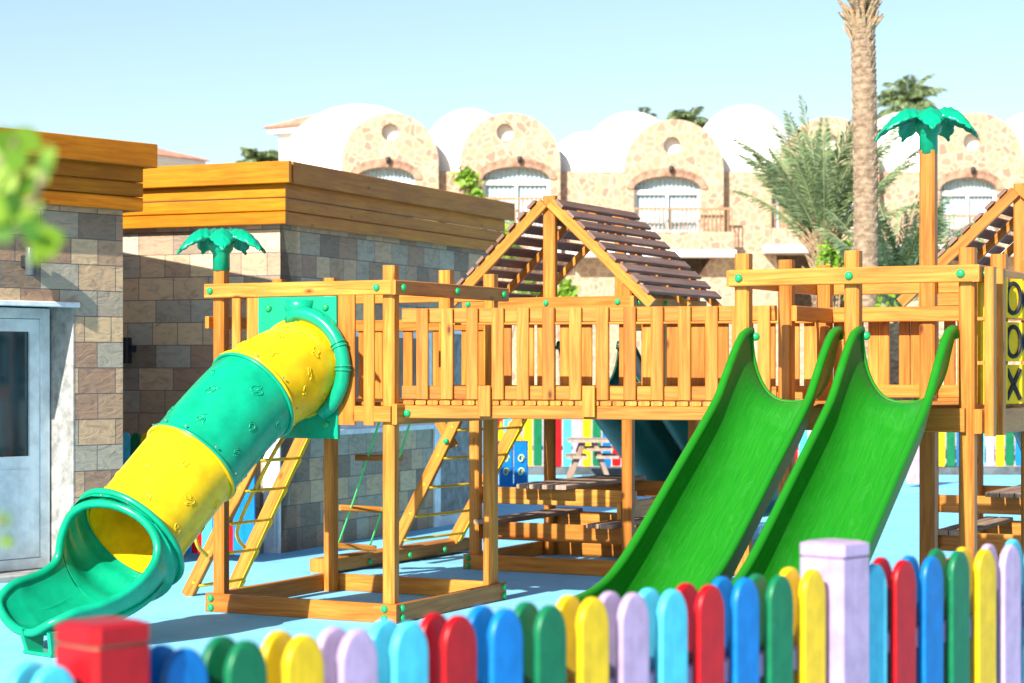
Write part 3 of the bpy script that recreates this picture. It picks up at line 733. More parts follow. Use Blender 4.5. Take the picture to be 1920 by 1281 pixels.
slide_prof = [(0, 1.41), (.12, 1.405), (.28, 1.31), (.55, 1.10), (1.1, .755), (1.65, .42), (1.92, .29), (2.15, .235), (2.4, .215)]
def interp(pr, s_):
    pts = [V((a, b_, 0)) for a, b_ in pr]
    for i in range(len(pr) - 1):
        if s_ <= pr[i + 1][0]:
            a, b_ = pr[max(i - 1, 0)], pr[i]; c, d = pr[i + 1], pr[min(i + 2, len(pr) - 1)]
            t = (s_ - b_[0]) / (c[0] - b_[0]); m0 = (c[1] - a[1]) / max(.01, c[0] - a[0]) * (c[0] - b_[0]); m1 = (d[1] - b_[1]) / max(.01, d[0] - b_[0]) * (c[0] - b_[0])
            return (2 * t ** 3 - 3 * t * t + 1) * b_[1] + (t ** 3 - 2 * t * t + t) * m0 + (-2 * t ** 3 + 3 * t * t) * c[1] + (t ** 3 - t * t) * m1
    return pr[-1][1]
def slide(P, d, side, label, mat, group, supp=True, hw=.245, bolts_=True):
    """trough slide starting at P (top centre, xy) going out along d"""
    t = thing('slide', P + d * 1.2, label, 'slide', group); smax = 2.42
    def floor_(s_): return interp(slide_prof, s_)
    def lip(s_):
        return .40 - .10 * min(1, s_ / .5) + .01 * math.sin(s_)
    def tang(s_):
        e = .03; return V((2 * e, floor_(min(smax, s_ + e)) - floor_(max(0, s_ - e)))).normalized()
    def pt(s_, q, off=0):
        # q in -1..1 across ; U-shaped section
        a = abs(q); h = lip(s_)
        # section: flat centre, curved up walls
        th = a * math.pi / 2; x = hw * math.sin(th) ** .74; zz = h * (1 - math.cos(th)) ** 1.0
        tg = tang(s_); x = x * (1 if q >= 0 else -1)
        # floor pulled forward at the very top so the mouth is concave
        ss = s_ + (.16 * (1 - a) ** .8) * max(0, 1 - s_ / .35) * 0
        nx = -tg.y; nz = tg.x
        base = P + d * (s_ + nx * off) + Z * (floor_(s_) + nz * off)
        return base + d * (nx * zz * .0) + side * x + Z * zz
    N_ = 46
    mb = MB()
    mb.sheet(lambda u, v: pt(.02 + (smax - .02) * u, 2 * v - 1), N_, 28, uvs=(2.8, .8))
    mb.sheet(lambda u, v: pt(.02 + (smax - .02) * u, 2 * v - 1, -.022) + side * ((2 * v - 1) * .012), N_, 28, uvs=(2.8, .8))
    bed = mb.build('chute', mat, t, recalc=False)
    for sg in (-1, 1):
        mb = MB(); pts = [pt(.0 + smax * i / 40, sg) + side * sg * .012 for i in range(41)]
        e = pts[0] + Z * -.05 - d * .015; pts = [e] + pts
        mb.tube(pts, .024, 10)
        # skirt on the outside of the wall
        mb.sheet(lambda u, v: pt(smax * u, sg) + side * sg * (.03 - .02 * v) - Z * (v * .17) - side * sg * .02 * v, 40, 6, uvs=(2.8, .3))
        mb.build('side_wall', mat, t, recalc=False)
        if bolts_:
            bolt(P - d * .0 + side * sg * (hw - .018) + Z * 1.775, d - side * sg * .3, bed)
    # entry lip and support
    mb = MB(); mb.tube([pt(.02, -.98 + 1.96 * i / 20) for i in range(21)], .012, 8); mb.build('entry_lip', mat, t)
    if supp:
        mb = MB(); q = P + d * 1.72
        mb.beam(q - side * .16, q - side * .16 + Z * .30, side, .06, .06); mb.beam(q + side * .16, q + side * .16 + Z * .30, side, .06, .06)
        mb.build('support', 'wood', t)
    return t

T2c, t2 = roof_tower(V((-.289, 16.15, 0)), 1.325, 1.35, 'wooden play tower with slatted gable roof behind the bridge, a picnic bench beneath', '', True)
T4c, t4 = roof_tower(V((3.13, 15.10, 0)), 1.325, 1.35, 'wooden play tower with slatted gable roof cut by the right edge of the picture', '', True)

# ---- tower 3 (front right)
O_3 = V((1.31, 11.46, 0)); W3 = 1.277; D3 = 1.45; wB = .641
T3c = [O_3, O_3 + U * W3, O_3 + U * W3 + W * D3, O_3 + W * D3]
t3 = thing('play_tower', (T3c[0] + T3c[2]) / 2, 'wooden play tower at the right with two green slides and a tall palm ornament', 'play tower')
FL, FR, BR, BL = T3c; PB = FL + U * wB; PA2 = FL + W * .729
post(t3, FL, PT); post(t3, PB, PT); post(t3, FR, PT); post(t3, BL, PT); post(t3, BR, PT); post(t3, PA2, PT)
wq = solve(BL, U, 1741); pp = post(t3, BL + U * wq, 2.935, s_=.095); palm_topper(pp, BL + U * wq, 2.935, .1)
post(t3, FR + W * .7, PT, 1.25)
base_frame(t3, T3c); deck(t3, T3c, 1.40, 12)
rail_between(t3, 'top_rail', FL, FR, TOPZ, .092, .038, -W, .06, .075, bolts=((.0, 0), (wB / W3, 0), (.985, 0)))
rail_between(t3, 'top_rail', FR, BR, TOPZ, .092, .038, U, .08, .04, bolts=((.02, 0),))
rail_between(t3, 'top_rail', BL, BR, TOPZ, .092, .038, W); rail_between(t3, 'top_rail', FL, BL, TOPZ, .092, .038, -U)
rail_between(t3, 'deck_board', FL, FR, 1.32, .13, .035, -W, .0, .0); rail_between(t3, 'deck_board', BL, BR, 1.32, .13, .035, W)
rail_between(t3, 'deck_board', FL, BL, 1.32, .13, .035, -U); rail_between(t3, 'deck_board', FR, BR, 1.315, .13, .05, U, .07, .04, bolts=((.02, -.01),))
rail_between(t3, 'side_rail', BL, BR, 1.93, .092, .035, -W, -.02, .02); rail_between(t3, 'side_rail', BL, BR, 1.455, .08, .035, W)
rail_between(t3, 'side_rail', PA2, BL, 1.925, .092, .035, U, .04, -.05)
picket_row(t3, BL, BR, [1567, 1583, 1602, 1632, 1651, 1690, 1712, 1775, 1800, 1830, 1860], 1.43, 1.93, W * .075, .07)
# ---- slides at the front and the shaded ones behind
dS = -W
slide(FL + U * (wB / 2) - W * .06, dS, U, 'bright green plastic slide nearest the wooden bridge', 'slide', 'bright green open slides')
slide(FL + U * ((wB + W3) / 2) - W * .06, dS, U, 'bright green plastic slide next to the right hand corner post', 'slide', 'bright green open slides')
FL2, FR2, BR2, BL2 = T2c
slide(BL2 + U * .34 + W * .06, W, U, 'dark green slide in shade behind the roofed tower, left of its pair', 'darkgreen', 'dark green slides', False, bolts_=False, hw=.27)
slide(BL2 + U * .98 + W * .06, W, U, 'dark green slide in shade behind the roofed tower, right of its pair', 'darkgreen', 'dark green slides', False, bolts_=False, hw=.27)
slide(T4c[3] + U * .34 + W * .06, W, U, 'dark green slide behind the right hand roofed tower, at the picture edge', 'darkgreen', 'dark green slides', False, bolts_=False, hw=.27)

# ---- tic tac toe panel
tt = thing('noughts_and_crosses_panel', FR + W * .6, 'noughts and crosses panel of yellow blocks in a wooden frame on the right tower', 'play panel')
oT = U * (PS / 2 + .055)
xb = lambda x: solve(FR + oT, W, x)
def tpt(b_, z_, o_=0): return FR + W * b_ + oT + U * o_ + Z * z_
for bq in (xb(1850), xb(1868), xb(1935)): board(tt, 'frame_post', tpt(bq, 1.235, .02), tpt(bq, 2.14, .02), .075, .05, 'wood', W)
board(tt, 'frame_rail', tpt(xb(1872), 2.09), tpt(1.3, 2.09), .10, .05); board(tt, 'frame_rail', tpt(xb(1872), 1.31), tpt(1.3, 1.31), .14, .05)
def letter(parent, c, ax, nrm, ch, s_):
    mb = MB()
    if ch == 'O': mb.tube([c + ax * s_ * .62 * math.cos(a) + Z * s_ * math.sin(a) for a in [i * math.pi / 12 for i in range(24)]], .012, 6, closed=True)
    else:
        for q in (1, -1): mb.beam(c - ax * s_ * .62 * q - Z * s_, c + ax * s_ * .62 * q + Z * s_, nrm, .014, .026)
    mb.build('letter', 'letter', parent)
rows = [1.985, 1.745, 1.51]; pat = ['OOX', 'OOX', 'OX ']
for r_, zc in enumerate(rows):
    mb = MB(); mb.tube([tpt(.12, zc, 0), tpt(1.12, zc, 0)], .01, 8); mb.build('axle', 'steel', tt)
    qa = R(32); BW = W * math.cos(qa) + U * math.sin(qa); BU = U * math.cos(qa) - W * math.sin(qa)
    for ci, bc in enumerate((xb(1868), xb(1889), xb(1910))):
        mb = MB(); ang = [0, .0, .0][ci]
        mb.beam(tpt(bc, zc - .108, -.02), tpt(bc, zc + .108, -.02), BW, .20, .14 if ci else .06, .03); cb = mb.build('block', 'yellow', tt)
        chx = pat[r_][ci]
        if chx != ' ' and ci > 0: letter(cb, tpt(bc, zc, -.02) + BU * .074, BW, BU, chx, .083)

# ---- bridge
A0 = V((-.68, 12.80, 0)); A1 = V((1.615, 12.14, 0)); B0 = V((-.43, 13.43, 0)); B1 = V((1.90, 12.80, 0))
bd = (A1 - A0).normalized(); bn = V((bd.y, -bd.x, 0))
br_ = thing('play_bridge', (A0 + B1) / 2, 'wooden footbridge with slatted railings joining the play towers', 'bridge')
mb = MB(); nb = 30
for i in range(nb):
    u = (i + .5) / nb; a = A0.lerp(A1, u) + bn * .035; b_ = B0.lerp(B1, u)
    mb.beam(a + Z * 1.382, b_ + Z * 1.382, Z, .028, (A1 - A0).length / nb - .007)
mb.build('deck', 'wood', br_)
fb = board(br_, 'side_beam', A0 + bn * .012 + Z * 1.325, A1 + bn * .012 + Z * 1.325, .083, .045); board(br_, 'side_beam', B0 + Z * 1.325, B1 + Z * 1.325, .083, .045)
bolt(A0 + bd * .03 + bn * .035 + Z * 1.315, bn, fb)
for a, b_, nm in ((A0 - bd * .01, A1 - bd * .03, 1), (B0, B1, 0)):
    board(br_, 'hand_rail', a + Z * 1.928, b_ + Z * 1.928, .092, .035); board(br_, 'lower_rail', a + Z * 1.445, b_ + Z * 1.445, .085, .035)
picket_row(br_, A0, A1, [795, 841, 888, 936, 983, 1031, 1081, 1132, 1183, 1234, 1285, 1336, 1386, 1434], 1.405, 1.972, bn * .03, .078)
for x in (913, 1108):
    p = A0 + bd * solve(A0, bd, x) + bn * .052; board(br_, 'bracket', p + Z * 1.30, p + Z * 1.49, .08, .03, 'wood', bd)
bd2 = (B1 - B0).normalized()
picket_row(br_, B0, B1, [945, 987, 1018, 1061, 1096, 1128, 1172, 1216, 1262, 1308, 1352, 1398, 1440, 1485, 1520], 1.40, 1.935, V((-bd2.y, bd2.x, 0)) * .03, .09)

# ================================================================== LADDERS
def ladder(name, label, s0, s1, h0, h1, zr, tints, wid=.09, brace=None, bent=True, handrails=False):
    """s0/s1 foot points of the stringers, h0/h1 heads"""
    t = thing(name, (V(s0) + V(s1)) / 2, label, 'ladder')
    for a, b_ in ((s0, h0), (s1, h1)):
        a, b_ = V(a), V(b_); d = (b_ - a).normalized(); rung = (V(s1) - V(s0)).normalized()
        mb = MB(); mb.beam(a, b_, rung, .05, wid, .005); st_ = mb.build('stringer', 'wood', t)
        if a == V(s1):
            un = d.cross(rung).normalized(); un = -un if un.y > 0 else un
            mb = MB(); mb.beam(a.lerp(b_, .02) + un * (wid / 2 + .004), a.lerp(b_, .98) + un * (wid / 2 + .004), rung, .046, .008, .002); mb.build('metal_strip', 'ymetal', st_)
    for z_ in zr:
        def on(a, b_, z): a, b_ = V(a), V(b_); return a.lerp(b_, (z - a.z) / (b_.z - a.z))
        p, q = on(s0, h0, z_), on(s1, h1, z_); upn = ((V(h0) - V(s0)).normalized()).cross((q - p).normalized()).normalized()
        if upn.y > 0: upn = -upn
        e = (q - p).normalized(); dn = -(V(h1) - V(s1)).normalized()
        mb = MB(); pts = [p + upn * .0 - e * .02, p + upn * .055 + e * .0, q + upn * .055 - e * .01, q + upn * .055 + e * .012 + dn * .02, q + upn * .05 + e * .012 + dn * .08]
        mb.tube(pts, .012, 8); mb.build('rung', 'ymetal', t)
    return t
ld1 = ladder('ladder', 'wooden ladder with yellow metal rungs and hoop handrails behind the tube slide',
             at(352, 1117, 14.24), at(436, 1104, 14.72), (-1.58, 13.95, 1.36), (-1.37, 14.40, 1.36), [.10, .32, .54, .77, .985, 1.2], None)
for pts in ([at(388, 1042, 14.1), at(372, 1025, 13.98), at(367, 1000, 13.92), at(378, 968, 13.9), at(420, 890, 13.82), at(500, 770, 13.7)],
            [at(458, 1026, 14.5), at(446, 1010, 14.38), at(446, 990, 14.3), at(462, 950, 14.2), at(497, 880, 14.1), at(520, 838, 14.1), at(532, 820, 14.2)]):
    mb = MB(); mb.tube(cr(pts, 5), .014, 8); mb.build('handrail', 'ymetal', ld1)
ld2 = ladder('ladder', 'wooden ladder with yellow rungs leaning on the middle tower, footed on a ground beam',
             (-.97, 16.62, .12), (-.50, 17.38, .12), (-.34, 16.17, 1.40), (.165, 17.02, 1.36), [.22, .42, .66, .90, 1.13], None, .10)
mb = MB(); mb.beam(at(814, 770, 16.3), at(850, 838, 16.35), W, .035, .09); bk = mb.build('brace', 'wood', ld2)
bolt(at(836, 827, 16.26), -W, bk)
gb = thing('ground_beam', (-.9, 16.6, 0), 'long low timber beam on the blue floor under the ladder and rope ladder', 'beam')
mb = MB(); mb.beam((-1.50, 15.62, .075), (-.42, 17.62, .075), Z, .11, .14, .012); gbo = mb.build('beam', 'wood', gb)
for u in (.28, .55, .8): bolt(V((-1.50, 15.62, .06)).lerp(V((-.42, 17.62, .06)), u) + V((.065, -.035, 0)), (.88, -.475, 0), gbo)
# rope ladder
rl = thing('rope_ladder', (-1.1, 15.2, 0), 'rope ladder of bright green rope and wooden steps hanging behind the left tower', 'rope ladder')
La, Lb = at(712, 788, 14.42), at(631, 1030, 15.9); Ra, Rb = at(771, 785, 14.25), at(690, 1034, 16.1)
for a, b_ in ((La, Lb), (Ra, Rb)):
    mb = MB(); mb.tube([a.lerp(b_, i / 12) - Z * .02 * math.sin(math.pi * i / 12) for i in range(13)], .0085, 6); mb.build('rope', 'rope', rl)
for u in (.27, .66, .97):
    a, b_ = La.lerp(Lb, u), Ra.lerp(Rb, u); e = (b_ - a).normalized()
    mb = MB(); mb.beam(a - e * .08, b_ + e * .02, Z, .045, .085 if u < .9 else .15, .008); mb.build('step', 'wood', rl)

# ================================================================== FAR PLAY THINGS
ph = thing('toy_playhouse', at(963, 912, 27.5), 'small blue plastic playhouse with yellow zigzag roof beyond the ladder', 'playhouse')
p = at(963, 912, 27.5); p.z = 0
mb = MB(); mb.beam(p + V((-.10, 0, 0)), p + V((-.10, 0, .62)), (1, 0, 0), .19, .5, .02); mb.beam(p + V((.10, .02, 0)), p + V((.10, .02, .62)), (1, 0, 0), .19, .5, .02); mb.build('wall', 'paint_blue', ph)
mb = MB()
for xx in (-.1, .1):
    for zz in (.2, .38): mb.tube([p + V((xx + .045 * math.cos(a) * (1 - a / 12), -.255, zz + .06 * math.sin(a) * (1 - a / 12))) for a in [i * .5 for i in range(16)]], .008, 5)
mb.build('swirl_decoration', 'swirl', ph)
mb = MB()
for i in range(4):
    q = p + V((-.17 + .115 * i, -.1, .62)); mb.beam(q, q + Z * .26, (1, 0, 0), .11, .3, .01, None, .02, .3)
mb.build('roof', 'paint_yellow', ph)
pt_ = thing('picnic_table', at(1100, 893, 29.2), 'small wooden picnic table in front of the far fence', 'picnic table')
p = at(1103, 893, 29.2); p.z = 0
for nm, x0, x1, z_ in (('table_top', -.30, .30, .56), ('bench', -.32, -.02, .33), ('bench', .1, .42, .33), ('bench', -.05, .34, .44)):
    mb = MB(); mb.beam(p + V(((x0 + x1) / 2, -.45, z_)), p + V(((x0 + x1) / 2, .45, z_)), Z, .04, x1 - x0, .006); mb.build(nm, 'oldwood', pt_)
for yy in (-.35, .35):
    for sg in (-1, 1):
        mb = MB(); mb.beam(p + V((sg * .28, yy, 0)), p + V((sg * .08, yy, .54)), (0, 1, 0), .05, .07); mb.build('leg', 'oldwood', pt_)
p = at(1712, 915, 27.2); p.z = 0
gt = thing('gate_panel', p, 'pale lilac gate panel standing free on the blue floor at the right', 'gate')
mb = MB(); mb.beam(p + V((.02, 0, .05)), p + V((.02, 0, .8)), (1, 0, 0), .22, .05); mb.build('panel', 'paint_lilac', gt)
mb = MB(); mb.beam(p + V((.17, 0, 0)), p + V((.17, 0, .95)), (1, 0, 0), .04, .04); mb.build('post', 'paint_green', gt)

# ================================================================== HOTEL
YH = 68.0
def hx(x): return (x - HX) / F * YH
def hz(y): return CAMZ - (y - HY) / F * YH
ht = thing('hotel_building', (3, YH, 0), 'long sand stone hotel with white domes and rounded gables behind the playground', 'building')
def arch(x0, x1, y0, y1, rise, n_=12):
    """arched opening outline (px) -> metres; y1 bottom, y0 crown"""
    X0, X1 = hx(x0), hx(x1); Zb, Zt = hz(y1), hz(y0); sp_ = Zt - rise
    pts = [(X0, Zb), (X0, sp_)]
    for i in range(1, n_): a = math.pi * (1 - i / n_); pts.append(((X0 + X1) / 2 + (X1 - X0) / 2 * math.cos(a), sp_ + rise * math.sin(a)))
    pts += [(X1, sp_), (X1, Zb)]; return pts
gab = [(733, 90, 215, (667, 780, 317, 450), (733, 251)), (957, 93, 215, (905, 1031, 316, 446), (947, 251)), (1262, 92, 227, (1187, 1312, 334, 437), (1258, 276)),
       (1552, 92, 222, (1500, 1600, 330, 437), (1552, 270)), (1822, 92, 214, (1757, 1864, 336, 450), (1817, 269)), (2095, 92, 214, (2040, 2150, 336, 450), (2095, 269))]
EX = V((1, 0, 0)); NY = V((0, -1, 0)); OY = V((0, YH, 0))
ow = [(1190, 480), (1336, 480), (1302, 530), (1285, 575), (1218, 575)]; ow2 = [(1455, 478), (1590, 478), (1590, 600), (1475, 600)]
sideh = arch(1447, 1530, 345, 430, .3)
holes = [sideh, [(hx(a), hz(b_)) for a, b_ in ow], [(hx(a), hz(b_)) for a, b_ in ow2]]
for gx, gr, gy, wn, oc in gab: holes.append([(hx(wn[0] - 5), hz(wn[3] + 4)), (hx(wn[0] - 5), hz(wn[2] + 20)), (hx(wn[1] + 5), hz(wn[2] + 20)), (hx(wn[1] + 5), hz(wn[3] + 4))])
holes = [h for i, h in enumerate(holes) if i != 6]
mb = MB(); mb.plate([(hx(470), 0), (hx(2300), 0), (hx(2300), hz(322)), (hx(470), hz(322))], holes, OY, EX, Z, NY, .4); mb.build('wall', 'rubble', ht)
mb = MB(); mb.plate([(hx(470), 0), (hx(2300), 0), (hx(2300), hz(330)), (hx(470), hz(330))], [], OY + V((0, 3.0, 0)), EX, Z, NY, .2); mb.build('inner_wall', 'rubble', ht)
mb = MB(); mb.plate([(hx(470), 0), (hx(2300), 0), (hx(2300), 14), (hx(470), 14)], [], OY + V((0, .05, 0)) + Z * (hz(326)), EX, -NY, Z, .2); mb.build('roof', 'white', ht)
mb = MB()
for x0, x1, y0, y1 in ((1060, 1375, 472, 484), (1430, 1760, 462, 476), (640, 1050, 470, 480), (1740, 2000, 470, 482)):
    mb.plate([(hx(x0), hz(y1)), (hx(x1), hz(y1)), (hx(x1), hz(y0)), (hx(x0), hz(y0))], [], OY + V((0, -.95, 0)), EX, Z, NY, .93)
mb.build('balcony_slab', 'white', ht)
mb = MB()
for x0, x1, y0, y1 in ((1070, 1372, 438, 471), (1440, 1755, 431, 461), (650, 1045, 447, 469), (1745, 2000, 452, 469)):
    mb.plate([(hx(x0), hz(y1)), (hx(x1), hz(y1)), (hx(x1), hz(y0)), (hx(x0), hz(y0))], [], OY + V((0, -.85, 0)), EX, Z, NY, .2)
mb.build('balcony_parapet', 'rubble', ht)
for gx, gr, gy, wn, oc in gab:
    Rr = hx(gr) - hx(0); cz = hz(gy) - Rr; n_ = 26
    ol = [(hx(gx) - Rr, hz(470)), (hx(gx) - Rr, cz)] + [(hx(gx) - Rr * math.cos(math.pi * i / n_), cz + Rr * math.sin(math.pi * i / n_)) for i in range(1, n_)] + [(hx(gx) + Rr, cz), (hx(gx) + Rr, hz(470))]
    ah = arch(wn[0], wn[1], wn[2], wn[3], .42)
    och = [(hx(oc[0]) + .29 * math.cos(2 * math.pi * i / 20), hz(oc[1]) + .29 * math.sin(2 * math.pi * i / 20)) for i in range(20)]
    mb = MB(); mb.plate(ol, [ah, och], OY + V((0, -.45, 0)), EX, Z, NY, .44); gb_ = mb.build('gable', 'rubble', ht)
    # arch band
    X0, X1 = hx(wn[0]), hx(wn[1]); sp_ = hz(wn[2]) - .42; cx = (X0 + X1) / 2; hw_ = (X1 - X0) / 2
    inner = [(cx - (hw_ + .0) * math.cos(math.pi * i / 16), sp_ + .02 + .42 * math.sin(math.pi * i / 16)) for i in range(17)]
    outer = [(cx + (hw_ + .22) * math.cos(math.pi * i / 16), sp_ + .02 + .70 * math.sin(math.pi * i / 16)) for i in range(17)]
    mb = MB(); mb.plate(inner + outer, [], OY + V((0, -.50, 0)), EX, Z, NY, .06); mb.build('arch_band', 'redband', gb_)
    mb = MB(); mb.plate([(hx(oc[0]) - .35, hz(oc[1]) - .35), (hx(oc[0]) + .35, hz(oc[1]) - .35), (hx(oc[0]) + .35, hz(oc[1]) + .35), (hx(oc[0]) - .35, hz(oc[1]) + .35)], [], OY + V((0, -.12, 0)), EX, Z, NY, .04); mb.build('oculus', 'white', gb_)
    Zb = hz(wn[3]); Zt = hz(wn[2])
    mb = MB()
    tz = Zt - .50
    mb.beam((cx, YH - .22, Zb), (cx, YH - .22, tz), EX, .09, .06); mb.beam((X0 + .05, YH - .22, Zb), (X0 + .05, YH - .22, tz), EX, .1, .06); mb.beam((X1 - .05, YH - .22, Zb), (X1 - .05, YH - .22, tz), EX, .1, .06)
    mb.beam((X0, YH - .22, tz), (X1, YH - .22, tz), Z, .16, .065); mb.beam((X0, YH - .22, Zb + .04), (X1, YH - .22, Zb + .04), Z, .08, .065)
    wfr = mb.build('window_frame', 'white', gb_)
    mb = MB()
    def cur(u, v): return V((X0 + (X1 - X0) * u, YH - .10 + .035 * math.sin(u * 95), Zb + (Zt - Zb) * v))
    mb.sheet(cur, 90, 1); mb.build('curtain', 'curtain', wfr)
    # lamp over the arch
    mb = MB(); mb.lathe(V((cx + .12, YH - .62, Zt + .12)), [(0, 0), (.07, .0), (.09, .2), (0, .24)], 10); mb.build('lamp', 'black', gb_)
for x0, x1, y0, y1 in ((905, 1050, 376, 446), (1187, 1368, 395, 438), (1440, 1560, 388, 430), (1757, 1885, 408, 451), (667, 790, 380, 446)):
    mb = MB(); n_ = int((x1 - x0) / 7.5)
    for i in range(n_ + 1): xx = hx(x0) + (hx(x1) - hx(x0)) * i / n_; mb.beam((xx, YH - .78, hz(y1)), (xx, YH - .78, hz(y0)), EX, .035, .03)
    mb.beam((hx(x0), YH - .78, hz(y0)), (hx(x1), YH - .78, hz(y0)), Z, .07, .06); mb.build('balustrade', 'balustrade', ht)
mb = MB(); mb.sheet(lambda u, v: V((hx(1447) + (hx(1530) - hx(1447)) * u, YH + .35 + .03 * math.sin(u * 60), hz(430) + (hz(345) - hz(430)) * v)), 50, 1); mb.build('curtain', 'curtain', ht)
# domes
for x0, x1, top, dep in ((518, 835, 197, 5), (778, 985, 205, 5), (1078, 1290, 211, 5), (1015, 1190, 248, 4), (1288, 1500, 198, 5), (1590, 1790, 212, 5), (1840, 2040, 208, 5)):
    kk = (YH + .3 + dep / 2) / YH; cx = (hx(x0) + hx(x1)) / 2 * kk; rx = (hx(x1) - hx(x0)) / 2 * kk; zt = CAMZ + (hz(top) - CAMZ) * kk; zb = hz(352)
    mb = MB()
    def dm(u, v, cx=cx, rx=rx, zt=zt, zb=zb, dep=dep):
        th = math.pi * u - math.pi / 2; q = math.pi * v
        # barrel vault with rounded ends, receding
        c_ = abs(math.cos(th)) ** .5
        return V((cx + rx * c_ * -math.cos(q), YH + .3 + dep / 2 + dep / 2 * math.sin(th), zb + (zt - zb) * c_ * math.sin(q) ** .82))
    mb.sheet(dm, 30, 30); mb.build('dome', 'white', ht, recalc=True)
# red roofed towers
def red_tower(x0, x1, ytop, yeave, ybot, Y, label, apx):
    s = Y / F; X0, X1 = (x0 - HX) * s, (x1 - HX) * s; ze = CAMZ - (yeave - HY) * s; zt = CAMZ - (ytop - HY) * s; zb = 0; dd = X1 - X0
    t = thing('tiled_roof_house', ((X0 + X1) / 2, Y + dd / 2, 0), label, 'building')
    mb = MB(); mb.beam(((X0 + X1) / 2, Y + dd / 2, zb), ((X0 + X1) / 2, Y + dd / 2, ze - .05), V((math.cos(R(-35)), math.sin(R(-35)), 0)), dd * .72, dd * .72, .01); mb.build('wall', 'white', t)
    mb = MB(); a = V(((X0 + X1) / 2, Y + dd / 2, 0)); ux = V((math.cos(R(-35)), math.sin(R(-35)), 0)); uy = V((-ux.y, ux.x, 0)); h = dd * .5
    cs = [mb.bm.verts.new(a + ux * sx * h + uy * sy * h + Z * ze) for sx, sy in ((-1, -1), (1, -1), (1, 1), (-1, 1))]; ap = mb.bm.verts.new(a + Z * zt)
    for i in range(4): mb.face([cs[i], cs[(i + 1) % 4], ap])
    mb.face(cs); rf = mb.build('roof', 'tile_roof', t)
    mb = MB(); mb.beam(a + Z * (ze - .25), a + Z * (ze - .01), ux, dd * .9, dd * .9, .01); mb.build('eaves', 'white', rf)
    return t
red_tower(515, 690, 199, 232, 320, 82, 'white tower with hipped red tiled roof rising left of the domes', 600)
red_tower(160, 345, 262, 290, 320, 95, 'white house with red tiled roof peeping over the left building', 262)

# ================================================================== PALMS AND PLANTS
def frond(mb, base, az, el, L, droop, wid, nleaf, rnd, stiff=1.0, lw=.02, u0=.16):
    dr = V((math.cos(az), math.sin(az), 0)); pts = []; p = V(base); e = el
    n_ = 14
    for i in range(n_ + 1):
        pts.append(p.copy()); p = p + (dr * math.cos(e) + Z * math.sin(e)) * (L / n_); e -= droop / n_ * (1 + i / n_)
    mb.tube(pts[:-1], lambda u: .014 * (1 - .8 * u) + .003, 4, tint=1.0)
    sd_ = V((-dr.y, dr.x, 0))
    for k in range(nleaf):
        u = u0 + (1 - u0) * k / nleaf; i = min(int(u * n_), n_ - 1); q = pts[i].lerp(pts[i + 1], u * n_ - i); tg = (pts[i + 1] - pts[i]).normalized(); up = sd_.cross(tg)
        ll = wid * math.sin(math.pi * (u * .82 + .12)) ** .7 * rnd.uniform(.85, 1.1); ti = rnd.uniform(0, 1)
        for sg in (-1, 1):
            ld_ = (sd_ * sg * .75 + tg * .8 - up * rnd.uniform(-.45, .05) - Z * .12).normalized(); nn_ = ld_.cross(tg).normalized(); wdir = ld_.cross(nn_).normalized()
            m_ = q + ld_ * ll * .55 ; tip = q + ld_ * ll - Z * ll * .12
            vs = [mb.bm.verts.new(x) for x in (q, m_ + wdir * lw, tip, m_ - wdir * lw)]
            mb.face(vs, tint=ti)
def palm(label, p, h, r, nf, L, els, seed, foliage=True, leafw=.42, lean=(0, 0), stubs=True, group=None, nleaf=36, lw=.02, droop=(.7, 1.5), u0=.16):
    rnd = random.Random(seed); p = V(p); t = thing('palm_tree', p, label, 'palm tree', group)
    top = p + V((lean[0], lean[1], h)); mb = MB(); n_ = max(10, int(h / .10)); pts = []; 
    def rad(u): return r * (1.12 - .2 * u + (.10 * (int(u * n_) % 2)) + rnd.uniform(-.04, .04))
    mb.tube([p.lerp(top, (i / n_)) + V((.06 * math.sin(3 * i / n_), 0, 0)) for i in range(n_ + 1)], rad, 14)
    # leaf base scales
    for i in range(int(h / .085)):
        z_ = i * .085; 
        for k in range(7):
            a = k * 2 * math.pi / 7 + (i % 2) * .45 + rnd.uniform(-.1, .1); dr = V((math.cos(a), math.sin(a), 0)); c = p.lerp(top, z_ / h) + V((.06 * math.sin(3 * z_ / h), 0, 0))
            mb.beam(c + dr * r * .93, c + dr * (r * 1.10) + Z * .075, V((-dr.y, dr.x, 0)), r * .62, .03, .004, rnd.random(), r * .35, .015)
    mb.build('trunk', 'bark', t)
    if stubs:
        mb = MB()
        for i in range(90):
            a = rnd.uniform(0, 6.28); dr = V((math.cos(a), math.sin(a), 0)); zz = rnd.uniform(-.35, .45); q = top + Z * zz + dr * r * .75
            tip = q + dr * rnd.uniform(.10, .26) * (1 + zz) + Z * rnd.uniform(.18, .38)
            mb.beam(q, tip, V((-dr.y, dr.x, 0)), .10, .035, .006, rnd.random(), .035, .02)
        mb.build('cut_frond_bases', 'stub', t)
    if foliage:
        mb = MB()
        for i in range(nf):
            a = rnd.uniform(0, 6.28); e = R(rnd.uniform(*els)); frond(mb, top + Z * rnd.uniform(-.1, .25), a, e, L * rnd.uniform(.8, 1.1), rnd.uniform(*droop), leafw, nleaf, rnd, lw=lw, u0=u0)
        mb.build('crown', 'frond', t, recalc=False)
    return t
pT = at(1616, 690, 30); pT.z = 0
palm('tall palm with a bare rough trunk and cut frond stubs at its top', pT, 6.75, .165, 16, 2.6, (62, 85), 3, leafw=.5, droop=(.1, .5))
p2 = at(1545, 690, 33); p2.z = 0
palm('bushy date palm with full green crown in front of the domes', p2, 3.3, .22, 46, 2.35, (50, 88), 11, leafw=.33, nleaf=60, lw=.014, droop=(.1, .62), u0=.26)
p3 = at(1680, 690, 31.5); p3.z = 0
